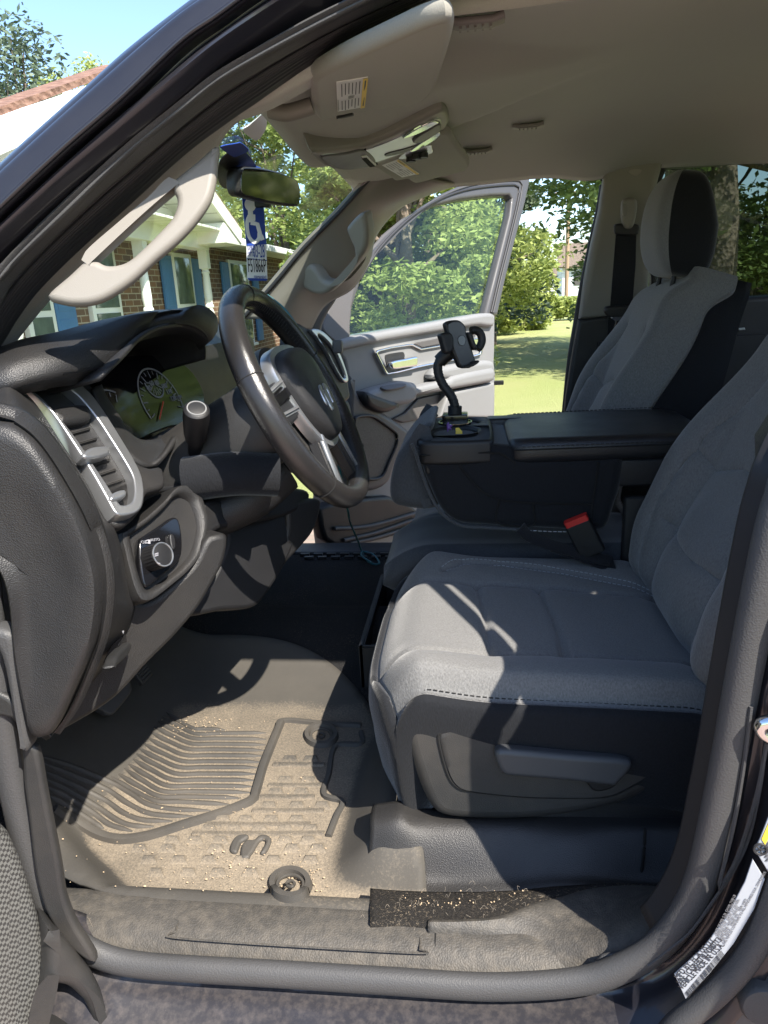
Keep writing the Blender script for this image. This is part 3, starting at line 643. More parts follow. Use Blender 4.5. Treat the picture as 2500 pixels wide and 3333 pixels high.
# ---- dashboard
Z3 = lambda l: zz(l, 0, 1000, .7535)
dash = empty('dashboard', (-.7, .8, 1.2)); dash.parent = truck; dash.matrix_parent_inverse = Matrix.Translation(-truck.location)
dash.location = (0, 0, 0)
FN = V((.80, -.12, .60)).normalized()                     # rear-facing, leaning face round the driver's vent
F0 = P(60, 1245, y=.20)
fp = (F0, FN)
# end cap (seen through the open door)
endp = ((0, .085, 1.2), (.20, -1, .06))
cap = [(-160, 1375), (-60, 1372), (0, 1377), (45, 1386), (113, 1437), (188, 1543), (264, 1678), (309, 1799), (328, 1904), (324, 2002), (301, 2110), (226, 2288), (180, 2375), (145, 2395), (113, 2392), (95, 2330), (60, 2150), (30, 1900), (-60, 1750), (-160, 1700)]
pad('end_cap', cap, endp, [(1, 0), (.985, .006), (.95, .011), (.88, .012), (.6, .006), (.3, .003)], M['leather_dusty'], dash, n=110, back=.05)
# cheek wrapping from the end cap to the face
e1 = [(-160, 1340), (-60, 1345), (0, 1352), (60, 1372), (125, 1428), (200, 1535), (277, 1672), (323, 1796), (343, 1904), (339, 2005), (315, 2115), (238, 2295), (165, 2400)]
e2 = [(-160, 1240), (-60, 1248), (0, 1262), (50, 1256), (125, 1332), (200, 1430), (290, 1570), (345, 1680), (384, 1720), (400, 1790), (420, 1925), (430, 1985), (395, 2080), (330, 2200), (165, 2405)]
e3 = [(-160, 1215), (-60, 1222), (0, 1232), (60, 1238), (140, 1300), (240, 1450), (330, 1590), (395, 1700), (420, 1760), (440, 1850), (455, 1920), (470, 1970), (440, 2060), (380, 2170), (180, 2405)]
E1 = [P(*p, pl=((0, .10, 1.2), (.20, -1, .06))) for p in e1]
E2 = [P(p[0]-16, p[1]+3, y=.15) for p in e2]; E3 = [P(p[0]-30, p[1]+6, y=.195) for p in e3]
loft('end_cheek', [[p+V((-.01, .02, 0)) for p in E1], E1, E2, E3], M['leather_dusty'], dash, n=80, mid=6, t=.01)
# upper pad from the windshield to the face, driver side up to the hood
k1 = [(0, 1215), (60, 1200), (160, 1165), (300, 1110), (400, 1075)]
top_back = [V((-1.18, .10, 1.34)), V((-1.2, .3, 1.35)), V((-1.22, .6, 1.36)), V((-1.22, .9, 1.36))]
hood_front = [(-200, 1270), (0, 1255), (60, 1232), (160, 1208), (230, 1212), (300, 1222), (330, 1236)]
top_sil = [(-260, 1212), (0, 1163), (60, 1140), (170, 1115), (300, 1080), (420, 1050), (500, 1030), (560, 1022), (600, 1022), (640, 1032), (668, 1056), (676, 1090)]
lip_out = [(-260, 1262), (0, 1250), (100, 1225), (190, 1206), (270, 1196), (330, 1178), (395, 1120), (455, 1072), (520, 1050), (580, 1045), (630, 1056), (662, 1080), (670, 1100)]
yl = [.14, .15, .17, .20, .24, .28, .33, .39, .44, .48, .52, .56, .58]
lipw = [P(*p, y=yy) for p, yy in zip(lip_out, yl)]
silw = [P(*p, y=yy+.03) for p, yy in zip(top_sil, [.16, .20, .22, .26, .30, .36, .42, .47, .51, .55, .58, .60])]
backw = [V((-1.10, .10+.045*i, 1.29)) for i in range(12)]
lw, sw, bw = rs(lipw, 60), rs(silw, 60), rs(backw, 60)
mid1 = [a.lerp(b, .5)+V((.004, 0, .010)) for a, b in zip(lw, sw)]
mid2 = [a.lerp(b, .4)+V((0, 0, .0)) for a, b in zip(sw, bw)]
loft('dash_pad', [[p+V((-.02, 0, -.012)) for p in lw], lw, mid1, sw, mid2, bw], M['leather'], dash, n=90, mid=5, t=.012, angle=0)
# visible seam bead along the hood lip
tube('pad_seam', [p+V((.003, -.002, -.003)) for p in lw[18:]], .0035, M['leather'], dash, n=50)
# instrument hood interior
inner = [(330, 1240), (360, 1210), (405, 1165), (460, 1105), (520, 1072), (580, 1062), (625, 1072), (655, 1095), (668, 1130), (668, 1170)]
IW = [P(*p, y=yy) for p, yy in zip(inner, [.24, .25, .29, .35, .41, .47, .52, .56, .58, .59])]
deep = [p+V((-.16, .015, -.035)) for p in IW]
loft('gauge_hood', [IW, [a.lerp(b, .5) for a, b in zip(IW, deep)], deep], M['leather'], dash, n=50, mid=3, t=.006)
# instrument panel
gp_ = ((-.555, .42, 1.36), (.93, -.08, .36))
scr = Z3([(430, 340), (450, 285), (480, 245), (520, 220), (600, 207), (690, 210), (760, 225), (830, 280), (880, 370), (880, 450), (860, 500), (740, 515), (660, 545), (590, 575), (560, 540), (510, 470), (450, 390)])
gc = plate('gauge_cluster', [scr], gp_, .02, M['screen'], truck, bev=.002, smooth_n=90)
gn = V(gp_[1]).normalized(); gx, gy, _ = basis(gn)
def dial(cx, cy, r, a0, a1, n_, labels=None, thick=.0016):
    c_ = P(*Z3([(cx, cy)])[0], pl=gp_)+gn*.0015; bm = bmesh.new()
    pts = [c_+gx*r*math.cos(rad(a0+(a1-a0)*i/40))+gy*r*math.sin(rad(a0+(a1-a0)*i/40)) for i in range(41)]
    sweep(bm, pts, [(-thick, 0), (0, thick*.5), (thick, 0)], up=gn)
    for i in range(n_+1):
        a = rad(a0+(a1-a0)*i/n_); d = gx*math.cos(a)+gy*math.sin(a); l = .013 if i % 2 == 0 else .007
        sweep(bm, [c_+d*(r-.004), c_+d*(r-.004-l)], [(-.0011, 0), (0, .0004), (.0011, 0)], up=gn)
    fin('dial_marks', bm, M['dialwhite'], gc)
    if labels:
        for s_, a in labels:
            a = rad(a); text('dial_number', s_, c_+(gx*math.cos(a)+gy*math.sin(a))*(r-.026)-gx*.006-gy*.004, gx, gy, .013, M['dialwhite'], gc)
dial(700, 410, .062, -20, 200, 16, [('120', 0), ('110', 22), ('100', 45), ('80', 72), ('60', 100), ('40', 128)])
dial(520, 520, .062, 60, 240, 12)
dial(660, 330, .026, 170, 330, 8)
text('dial_unit', 'MPH', P(*Z3([(765, 398)])[0], pl=gp_)+gn*.0015, gx, gy, .009, M['dialwhite'], gc)
bm = bmesh.new(); c_ = P(*Z3([(700, 410)])[0], pl=gp_)+gn*.003; a = rad(215); d_ = gx*math.cos(a)+gy*math.sin(a); sweep(bm, [c_, c_+d_*.048], [(-.0016, 0), (0, .0006), (.0016, 0)], up=gn); fin('needle', bm, M['red'], gc)
# lower lip of the binnacle
lp1 = Z3([(415, 345), (440, 400), (500, 480), (550, 560), (595, 590), (660, 560), (745, 520), (870, 505)])
lp2 = Z3([(400, 350), (425, 420), (485, 520), (525, 600), (580, 660), (640, 685), (690, 640), (740, 560)])
a_ = [P(*p, pl=gp_)+gn*.004 for p in lp1]; b_ = [P(*p, pl=((-.50, .36, 1.33), (.85, -.2, .5))) for p in lp2]
loft('cluster_surround', [[p-gn*.01 for p in a_], a_, [p.lerp(q, .5)+gn*.012 for p, q in zip(rs(a_, 30), rs(b_, 30))], b_], M['leather_dusty'], dash, n=40, mid=4, t=.008)
# face plate of the dash between vent, cluster and column
face = Z3([(60, 320), (150, 275), (330, 300), (400, 340), (430, 420), (500, 530), (570, 650), (640, 690), (700, 690), (715, 770), (640, 800), (620, 860), (560, 930), (500, 940), (440, 860), (330, 690), (220, 520)])
plate('dash_face', [face], (F0-FN*.012, FN), .02, M['leather_dusty'], dash, bev=.006, smooth_n=100)
# ---- driver's air vent
bo = Z3([(70, 340), (85, 318), (130, 308), (190, 298), (260, 305), (310, 315), (350, 345), (400, 395), (450, 465), (510, 560), (570, 660), (602, 725), (615, 790), (612, 845), (598, 880), (565, 898), (520, 905), (490, 890), (450, 820), (390, 715), (310, 590), (220, 460), (140, 380)])
bi = Z3([(120, 358), (150, 345), (215, 338), (280, 345), (310, 368), (350, 405), (410, 480), (470, 570), (530, 665), (565, 730), (575, 780), (572, 825), (560, 850), (525, 862), (505, 850), (460, 780), (400, 690), (320, 570), (240, 470), (160, 395)])
vent = plate('air_vent', [bo, bi], fp, .022, M['silver'], truck, bev=.0025, res=3, smooth_n=110, lift=.004)
plate('vent_cavity', [bi], (F0-FN*.035, FN), .01, M['black'], vent, bev=.001, smooth_n=80)
def vrow(a, b, d0, d1, mat, name='vent_slat', w_=.03, th=.004):
    p, q = P(*Z3([a])[0], pl=fp)-FN*d0, P(*Z3([b])[0], pl=fp)-FN*d0
    bm = bmesh.new(); dn = FN; upv = (q-p).normalized().cross(dn).normalized()
    c_ = (p+q)/2-dn*w_/2; box(bm, c_, ((q-p).length, w_, th), ex=(q-p), ey=dn.lerp(-upv, .2))
    bmesh.ops.bevel(bm, geom=bm.edges[:], offset=th*.3, segments=2, affect='EDGES'); bmesh.ops.recalc_face_normals(bm, faces=bm.faces)
    return fin(name, bm, mat, vent, angle=30)
for a, b in (((300, 545), (410, 515)), ((328, 590), (440, 558)), ((358, 632), (470, 600)), ((388, 680), (495, 650)), ((416, 726), (522, 692)), ((445, 772), (548, 738))): vrow(a, b, .006, 0, M['plastic_dusty'])
for a, b in (((150, 385), (240, 430)), ((180, 380), (265, 422)), ((205, 375), (285, 415))): vrow(a, b, .012, 0, M['plastic'], th=.003, w_=.02)
for a in ((345, 520), (375, 515), (405, 512)):
    p, q = P(*Z3([(a[0]-40, a[1])])[0], pl=fp)-FN*.03, P(*Z3([(a[0]+110, a[1]+240)])[0], pl=fp)-FN*.03
    bm = bmesh.new(); sweep(bm, [p, q], rrect(.004, .02, .001), up=FN); fin('vent_vane', bm, M['plastic'], vent)
# the padded bar, the knob tab and the shut-off wheel of the vent
plate('vent_bar', [Z3([(228, 440), (300, 415), (370, 412), (398, 435), (405, 470), (385, 485), (290, 500), (255, 480)])], (F0+FN*.004, FN), .03, M['leather_dusty'], vent, bev=.010, res=4, smooth_n=50)
plate('vent_tab', [Z3([(360, 628), (400, 602), (465, 598), (477, 612), (472, 632), (410, 650), (370, 648)])], (F0+FN*.016, FN), .02, M['silver'], vent, bev=.004, smooth_n=40)
plate('vent_wheel', [Z3([(478, 812), (500, 795), (535, 785), (548, 795), (545, 815), (505, 832), (482, 830)])], (F0+FN*.008, FN), .02, M['silver'], vent, bev=.004, smooth_n=40)
plate('vent_plinth', [Z3([(445, 770), (500, 740), (555, 735), (572, 790), (568, 830), (535, 850), (505, 845)])], (F0-FN*.012, FN), .02, M['leather_dusty'], vent, bev=.004, smooth_n=40)
# ---- headlight switch pod
SN = V((.86, -.34, .36)).normalized(); S0 = P(490, 1800, y=.235)
spn = (S0, SN)
pod = Z3([(500, 1000), (520, 975), (600, 920), (680, 850), (740, 785), (790, 775), (840, 800), (862, 850), (880, 920), (870, 1000), (845, 1080), (790, 1150), (720, 1210), (640, 1270), (590, 1280), (560, 1240), (530, 1140)])
pad('switch_pod', pod, (S0-SN*.006, SN), [(1, .0), (.99, .008), (.97, .0125), (.90, .0135), (.825, .0115), (.775, .002), (.4, .001)], M['leather_dusty'], dash, n=90, back=.06)
sw_ = plate('headlight_switch', [Z3([(605, 1010), (630, 985), (690, 945), (740, 910), (765, 910), (778, 935), (788, 1000), (785, 1070), (760, 1110), (700, 1160), (645, 1205), (628, 1205), (615, 1170), (605, 1090)])], (S0+SN*.010, SN), .012, M['gloss'], truck, bev=.003, smooth_n=80)
kc = P(*Z3([(655, 1085)])[0], pl=(S0+SN*.010, SN)); sx_, sy_, _ = basis(SN)
bm = bmesh.new(); kr = .0172
n_ = 48
ring = lambda r, h, k=0: [kc+SN*h+(sx_*math.cos(2*math.pi*i/n_)+sy_*math.sin(2*math.pi*i/n_))*(r+(k if i % 2 else 0)) for i in range(n_)]
vs = grid(bm, [ring(kr*1.05, 0), ring(kr*1.05, .003), ring(kr, .005, .0008), ring(kr*.98, .022, .0008), ring(kr*.92, .025), ring(kr*.8, .0255)], closeu=True); bm.faces.new(vs[-1])
bmesh.ops.recalc_face_normals(bm, faces=bm.faces); fin('switch_knob', bm, M['plastic'], sw_, angle=25)
bm = bmesh.new(); sweep(bm, ring(kr*.95, .0252), circ(.0011, 6), up=SN, closed=True); fin('knob_ring', bm, M['silver'], sw_)
for s_, a, r_, sz in (('O', (612, 1022), 0, .0065), ('AUTO', (652, 1012), 0, .0058)):
    text('switch_print', s_, P(*Z3([a])[0], pl=(S0+SN*.0115, SN)), sx_*1.0+sy_*-.25, sy_, sz, M['dialwhite'], sw_)
bm = bmesh.new()
for a, b in (((625, 1012), (640, 1006)), ((625, 1018), (640, 1018)), ((643, 1004), (643, 1022)), ((648, 1004), (648, 1022)), ((732, 1010), (735, 1055)), ((668, 1068), (684, 1062)), ((668, 1076), (684, 1070)), ((680, 1105), (692, 1108))):
    p, q = [P(*Z3([c_])[0], pl=(S0+SN*(.012 if a[0] < 660 or a[0] > 700 else .0365), SN)) for c_ in (a, b)]; sweep(bm, [p, q], [(-.0009, 0), (0, .0004), (.0009, 0)], up=SN)
fin('switch_symbol', bm, M['dialwhite'], sw_)
plate('dimmer_wheel', [Z3([(735, 985), (748, 980), (758, 1000), (760, 1035), (750, 1048), (740, 1030)])], (S0+SN*.016, SN), .01, M['plastic'], sw_, bev=.002, smooth_n=30)
# ---- lower dash: knee panels stepping away under the column
def panel(name, px, y=None, pl=None, t=.02, mat='leather_dusty', bev=.008, sn=70, parent=None):
    pl = pl or ((0, y, 1.1), (.5, -1, .25)); return plate(name, [px], pl, t, M[mat], parent or dash, bev=bev, smooth_n=sn)
kn = V((.72, -.62, .05)).normalized()
panel('knee_panel', Z3([(565, 1275), (640, 1275), (735, 1210), (840, 1110), (890, 1010), (930, 985), (985, 990), (970, 1100), (930, 1180), (860, 1300), (760, 1420), (640, 1540), (500, 1690), (330, 1800), (205, 1860), (165, 1855), (250, 1750), (380, 1570), (470, 1430), (530, 1400)]), pl=(P(600, 2050, y=.26), kn), t=.05)
panel('knee_recess', Z3([(850, 1010), (890, 1000), (930, 985), (985, 990), (970, 1100), (930, 1160), (900, 1150), (860, 1160), (845, 1140)]), pl=(P(690, 1800, y=.35), kn), t=.06, mat='leather')
panel('knee_cover', Z3([(880, 900), (1060, 870), (1170, 850), (1300, 830), (1340, 850), (1240, 1100), (1140, 1260), (1080, 1300), (960, 1310), (820, 1330), (880, 1230), (940, 1130), (985, 1000), (960, 960)]), pl=(P(800, 1800, y=.47), V((.86, -.38, .25)).normalized()), t=.05, mat='plastic')  # darker plastic paints in the shade under the column
panel('tunnel_side', Z3([(1250, 860), (1330, 830), (1390, 840), (1360, 960), (1300, 1040), (1220, 1130), (1140, 1260), (1080, 1290), (1180, 1100), (1240, 980)]), pl=(P(980, 1750, y=.60), V((.8, -.5, .1)).normalized()), t=.05, mat='leather')
panel('lower_filler', Z3([(870, 860), (940, 830), (1100, 830), (1200, 780), (1330, 790), (1330, 850), (1240, 900), (1100, 930), (950, 960), (880, 1000)]), pl=(P(800, 1680, y=.45), V((.9, -.25, .2)).normalized()), t=.04, mat='leather')
# parking brake release
BRP = (V((-.452, .097, 1.11))+V((.92, .38, 0))*.006, (.92, .38, 0))
br = plate('brake_release', [Z3([(535, 1420), (560, 1365), (590, 1330), (610, 1345), (600, 1400), (570, 1450), (540, 1500), (500, 1535), (490, 1520)])], BRP, .012, M['gloss'], truck, bev=.003, smooth_n=50)
plate('release_lever', [zz([(500, 75), (510, 40), (540, 5), (565, -15), (570, 10), (555, 45), (520, 80), (495, 95)], 0, 2100, .7535)], (BRP[0]+V(BRP[1])*.008, BRP[1]), .014, M['plastic_dusty'], br, bev=.004, smooth_n=40)
text('release_print', 'PULL OFF', P(402, 2066, pl=(BRP[0]+V(BRP[1])*.0012, BRP[1])), V((-.37, .90, .2)), V((0, 0, 1)), .007, M['dialwhite'], br)
# centre of the dash and the passenger side behind the wheel
cs = [V((-.60, .60, 1.385)), V((-.61, .72, 1.40)), V((-.60, .95, 1.40)), V((-.60, 1.15, 1.40)), V((-.64, 1.45, 1.40)), V((-.72, 1.60, 1.38))]
rows = [[V((-1.22, p.y, 1.31)) for p in cs], [p+V((-.15, 0, .035)) for p in cs], [p+V((-.05, 0, .03)) for p in cs], [p+V((.0, 0, .0)) for p in cs], [p+V((.0, 0, -.10)) for p in cs], [p+V((.0, 0, -.22)) for p in cs], [p+V((-.10, 0, -.34)) for p in cs], [p+V((-.25, 0, -.42)) for p in cs]]
loft('dash_center', rows, M['leather'], dash, n=40, mid=4, t=.02)
rbox('dash_core', (-.90, .86, 1.14), (.58, 1.46, .36), M['plastic'], dash, r=.03)
# passenger dash end with its silver-rimmed vent
pe = ((-.45, 1.5, 1.3), (.9, -.42, .1))
pv = [(1003, 1075), (1030, 1072), (1060, 1092), (1090, 1130), (1112, 1180), (1126, 1225), (1126, 1243), (1110, 1243), (1085, 1205), (1060, 1155), (1030, 1110)]
pvi = [(1028, 1090), (1050, 1105), (1080, 1140), (1102, 1185), (1116, 1225), (1108, 1228), (1085, 1190), (1058, 1140), (1035, 1108)]
v3 = plate('air_vent', [pv, pvi], pe, .02, M['silver'], truck, bev=.005, smooth_n=60, lift=.01); v3['label'] = 'silver rimmed passenger air vent at the far end of the dashboard'
plate('vent_cavity', [pvi], (V(pe[0])-V(pe[1])*.004, pe[1]), .01, M['black'], v3, bev=.001, smooth_n=40)
panel('end_panel', [(960, 1062), (1010, 1068), (1060, 1090), (1100, 1140), (1130, 1215), (1140, 1260), (1140, 1300), (1090, 1320), (1010, 1290), (960, 1250)], pl=pe, t=.06, mat='leather', bev=.015)
panel('glovebox', [(1010, 1285), (1090, 1310), (1135, 1300), (1150, 1370), (1140, 1480), (1100, 1520), (1000, 1540), (950, 1500)], pl=(V(pe[0])+V((-.03, .04, 0)), pe[1]), t=.06, mat='leather', bev=.015)
rbox('vent_knob', P(1072, 1128, pl=pe)+V((.03, -.02, 0)), (.03, .03, .04), M['doorgrey_dark'], v3, r=.008)
# ---- steering column and wheel
WC = V((-.2725, .4715, 1.3465)); WN = V((1, -.015, .499)).normalized(); WX = V((0, 0, 1)).cross(WN).normalized(); WY = WN.cross(WX)
if WX.y < 0: WX = -WX
if WY.z < 0: WY = -WY
def W(a, b, h=0): return WC+WX*a+WY*b+WN*h
wheel = empty('steering_wheel', (0, 0, 0)); wheel.parent = truck; wheel.matrix_parent_inverse = Matrix.Translation(-truck.location)
RM = .181
bm = bmesh.new(); N = 96
path = [W(RM*math.sin(2*math.pi*i/N)*1.0, RM*math.cos(2*math.pi*i/N)*(1.0 if math.cos(2*math.pi*i/N) > 0 else .985)) for i in range(N)]
vs = sweep(bm, path, [(.0175*math.cos(2*math.pi*k/16), .0200*math.sin(2*math.pi*k/16)) for k in range(16)], up=WN, closed=True)
bmesh.ops.recalc_face_normals(bm, faces=bm.faces); rim = fin('rim', bm, M['rim'], wheel)
# stitched seam round the inner face of the rim and the cross seams of the cover
bm = bmesh.new()
for i in range(150):
    a = 2*math.pi*i/150
    for s_ in (-1, 1):
        p = W((RM-.0148)*math.sin(a), (RM-.0148)*math.cos(a), .0075*s_+.004); q = W((RM-.0168)*math.sin(a+.016), (RM-.0168)*math.cos(a+.016), .002)
        sweep(bm, [p, q], circ(.0011, 5), up=WN)
fin('rim_stitching', bm, M['thread_dark'], wheel)
for a0 in (0.0, 1.25, 2.35, -2.35, -1.25):
    c_ = W(RM*math.sin(a0), RM*math.cos(a0)); rd = (c_-WC).normalized(); bm = bmesh.new()
    sweep(bm, [c_+rd*.0167*math.cos(2*math.pi*k/24)+WN*.0197*math.sin(2*math.pi*k/24) for k in range(24)], circ(.0012, 6), up=rd.cross(WN), closed=True); fin('rim_seam', bm, M['black'], wheel)
# hub with airbag pad
def wpad(name, loop, h, prof, mat, back=.03): return pad(name, [W(a, b, h) for a, b in loop], (W(0, 0, h), WN), prof, M[mat], wheel, n=80, world=True, back=back)
hubl = [(-.088, .035), (-.078, .062), (-.05, .075), (0, .079), (.05, .075), (.078, .062), (.088, .035), (.078, -.02), (.058, -.058), (.03, -.078), (0, -.083), (-.03, -.078), (-.058, -.058), (-.078, -.02)]
wpad('hub_bezel', [(a*1.13, b*1.13) for a, b in hubl], .008, [(1, 0), (.985, .005), (.94, .006)], 'silver', .012)
wpad('airbag_pad', hubl, .012, [(1, .002), (.985, .010), (.94, .017), (.8, .022), (.5, .026), (.2, .027)], 'leather')
wpad('hub_back', [(a*1.05, b*1.05) for a, b in hubl], .0, [(1, 0), (.97, .003)], 'plastic', .05)
def spoke(pts_in, pts_out, h0, h1, name='spoke', mat='leather', th=.022):
    loop = [W(*p, h0) for p in pts_in]+[W(*p, h1) for p in pts_out]
    bm = bmesh.new(); n_ = len(loop); v1 = [bm.verts.new(p) for p in loop]; v2 = [bm.verts.new(p-WN*th) for p in loop]
    bm.faces.new(v1); bm.faces.new(v2[::-1])
    for i in range(n_): bm.faces.new((v1[i], v2[i], v2[(i+1) % n_], v1[(i+1) % n_]))
    bmesh.ops.recalc_face_normals(bm, faces=bm.faces); bmesh.ops.bevel(bm, geom=bm.edges[:], offset=.004, segments=3, affect='EDGES', clamp_overlap=True)
    return fin(name, bm, M[mat], wheel, angle=40)
for s_ in (-1, 1):
    spoke([(s_*.07, .045), (s_*.07, -.02)], [(s_*.168, -.03), (s_*.170, .028)], .012, .004)
    spoke([(s_*.092, .030), (s_*.088, .008)], [(s_*.155, .004), (s_*.156, .022)], .017, .009, 'spoke_switches', 'gloss', .01)
    spoke([(s_*.090, .040), (s_*.092, .032)], [(s_*.158, .024), (s_*.158, .032)], .019, .010, 'spoke_trim', 'silver', .01)
    spoke([(s_*.084, -.006), (s_*.082, -.014)], [(s_*.158, -.012), (s_*.158, -.004)], .018, .009, 'spoke_trim', 'silver', .01)
    # lower arms of the bottom spoke, leaving the loop between them open
    spoke([(s_*.028, -.07), (s_*.058, -.052)], [(s_*.085, -.157), (s_*.050, -.170)], .010, .004)
    spoke([(s_*.044, -.066), (s_*.056, -.056)], [(s_*.078, -.150), (s_*.066, -.155)], .016, .008, 'spoke_trim', 'silver', .01)
# chrome emblem on the pad: a broad horned head
def EW(l): return [W((x-714)/448*.056, -.018-(y-498)/247*.044, .041) for x, y in l]
em = empty('emblem'); em.parent = truck; em.matrix_parent_inverse = Matrix.Translation(-truck.location)
for L in ([(490, 540), (500, 480), (540, 410), (600, 378), (680, 375), (690, 400), (650, 430), (610, 455), (590, 500), (565, 560), (520, 565)], [(612, 622), (610, 520), (640, 460), (690, 430), (750, 430), (800, 388), (860, 375), (920, 395), (938, 430), (905, 520), (860, 575), (820, 575), (832, 540), (872, 470), (868, 435), (830, 428), (790, 470), (750, 540), (712, 590), (692, 622)]):
    plate('emblem_piece', [EW(L)], (W(0, 0, .041), WN), .006, M['silver'], em, bev=.0025, smooth_n=60, world=True, up=WY)
# column shroud, stalk, tilt lever
col = empty('steering_column', (0, 0, 0)); col.parent = truck; col.matrix_parent_inverse = Matrix.Translation(-truck.location)
bm = bmesh.new(); rows = []
for h, rx, ry, dz in ((-.30, .085, .075, -.02), (-.20, .085, .078, -.015), (-.10, .082, .074, -.008), (-.055, .078, .070, 0), (-.040, .072, .066, 0)):
    rows.append([W(rx*math.copysign(abs(math.cos(a))**.8, math.cos(a)), ry*math.copysign(abs(math.sin(a))**.8, math.sin(a))+dz, h) for a in [2*math.pi*k/40 for k in range(40)]])
vs = grid(bm, rows, closeu=True); bm.faces.new(vs[-1]); bm.faces.new(vs[0]); bmesh.ops.recalc_face_normals(bm, faces=bm.faces); fin('column_shroud', bm, M['plastic_dusty'], col, angle=35)
bm = bmesh.new(); rows = []
for h, r_ in ((-.045, .095), (-.03, .100), (-.012, .098), (-.008, .085)): rows.append([W(r_*math.cos(a), r_*math.sin(a), h) for a in [2*math.pi*k/48 for k in range(48)]])
vs = grid(bm, rows, closeu=True); bm.faces.new(vs[-1]); bm.faces.new(vs[0]); bmesh.ops.recalc_face_normals(bm, faces=bm.faces); fin('wheel_collar', bm, M['plastic_dusty'], col, angle=35)
sp0 = W(-.075, .01, -.09); s1 = P(640, 1330, y=.345); s0 = P(636, 1440, y=.385)
bm = bmesh.new(); ax = (s1-s0)
rows = []
fr = frames([s0-ax*.5, s0, s0+ax*.1, s0+ax*.3, s0+ax*.75, s0+ax*.97, s1, s1+ax*.02], (0, 1, .2))
for (p, t, s_, u), r_ in zip(fr, (.010, .012, .0155, .018, .020, .019, .0165, .012)): rows.append([p+s_*r_*math.cos(2*math.pi*k/24)+u*r_*math.sin(2*math.pi*k/24) for k in range(24)])
vs = grid(bm, rows, closeu=True); bm.faces.new(vs[-1]); bmesh.ops.recalc_face_normals(bm, faces=bm.faces); fin('turn_signal_stalk', bm, M['plastic'], col, angle=35)
bm = bmesh.new(); p, t, s_, u = fr[-2]; sweep(bm, [p+t*.001+s_*.0135*math.cos(2*math.pi*k/24)+u*.0135*math.sin(2*math.pi*k/24) for k in range(24)], circ(.0012, 6), up=t, closed=True); fin('stalk_ring', bm, M['doorgrey'], col)
lv = PC(Z3([(700, 785), (800, 775), (870, 768), (960, 740), (1045, 722)]), 20, y=.40)
bm = bmesh.new(); sweep(bm, lv, rrect(.05, .011, .004), up=(0, .2, 1)); bmesh.ops.recalc_face_normals(bm, faces=bm.faces); fin('tilt_lever', bm, M['plastic'], col)
tube('column_boot', [W(-.10, -.02, -.20), W(-.085, -.05, -.13), W(-.06, -.085, -.08)], .035, M['cloth_black'], col, n=20, seg=14)
tube('column_boot', [W(-.06, -.09, -.25), W(-.02, -.10, -.16), W(.02, -.09, -.10)], .04, M['leather'], col, n=20, seg=14)
# pedals
pk = (P(390, 2290, z=.755), (.75, -.35, .45)); pk2 = (P(465, 2190, z=.765), (.75, -.35, .45))
bp_ = zz([(418, 262), (470, 215), (535, 155), (555, 145), (572, 175), (565, 210), (500, 290), (470, 300), (440, 285)], 0, 2100, .7535)
pd = plate('brake_pedal', [bp_], pk, .02, M['rubber'], truck, bev=.005, smooth_n=40)
tube('pedal_arm', [P(390, 2290, pl=pk)+V((-.03, .02, 0)), P(390, 2270, pl=pk)+V((-.10, .05, .10)), P(390, 2270, pl=pk)+V((-.16, .06, .3))], .012, M['plastic'], pd)
ap_ = zz([(575, 110), (625, 65), (662, 125), (618, 170)], 0, 2100, .7535)
pa = plate('gas_pedal', [ap_], pk2, .015, M['rubber'], truck, bev=.003, smooth_n=0)
bm = bmesh.new()
for k in range(5):
    u = .12+.19*k; q = [P(*p, pl=pk2) for p in ap_]; sweep(bm, [q[0].lerp(q[3], u).lerp(q[1].lerp(q[2], u), .08), q[0].lerp(q[3], u).lerp(q[1].lerp(q[2], u), .92)], circ(.003, 6))
fin('pedal_rib', bm, M['rubber'], pa)
# ---- floor, sills
def fz(x, y):
    z = .652+.075*sm(.70, .92, y)*sm(1.15, .95, y)+.02*sm(.62, .75, y)
    z += .30*sm(-.62, -1.05, x)                   # toe board rising towards the firewall
    return z
rows = [[V((-1.15+1.75*i/60, .12+1.46*j/50, fz(-1.15+1.75*i/60, .12+1.46*j/50))) for j in range(51)] for i in range(61)]
bm = bmesh.new(); grid(bm, rows); bmesh.ops.recalc_face_normals(bm, faces=bm.faces); solid(fin('floor_carpet', bm, M['carpet'], truck, angle=0), .02)
# driver sill: scuff plate from the floor over the sill to the seal
xs = [-.62+.95*i/60 for i in range(61)]
prof = [(.138, .640), (.128, .668), (.114, .690), (.098, .702), (.075, .7055), (.045, .702), (.025, .690), (.012, .675)]
rows = [[V((x, y, z)) for x in xs] for y, z in rs([V((a, b, 0)) for a, b in prof], 24) and [(p.x, p.y) for p in rs([V((a, b, 0)) for a, b in prof], 24)]]
bm = bmesh.new(); grid(bm, rows); sill = fin('sill_trim', bm, M['sill'], truck, angle=0); solid(sill, .006)
bm = bmesh.new(); L_ = [V((x, y, .7035)) for x, y in ((-.40, .040), (-.385, .030), (-.085, .030), (-.075, .037), (-.075, .055), (-.085, .062), (-.385, .062), (-.40, .054))]
sweep(bm, rs(L_, 90, True), circ(.0013, 6), closed=True); fin('scuff_plate', bm, M['sill'], sill)
tube('sill_joint', [V((-.055, .11, .694)), V((-.055, .09, .7035)), V((-.055, .05, .703)), V((-.055, .018, .683))], .0010, M['black'], sill, n=20)
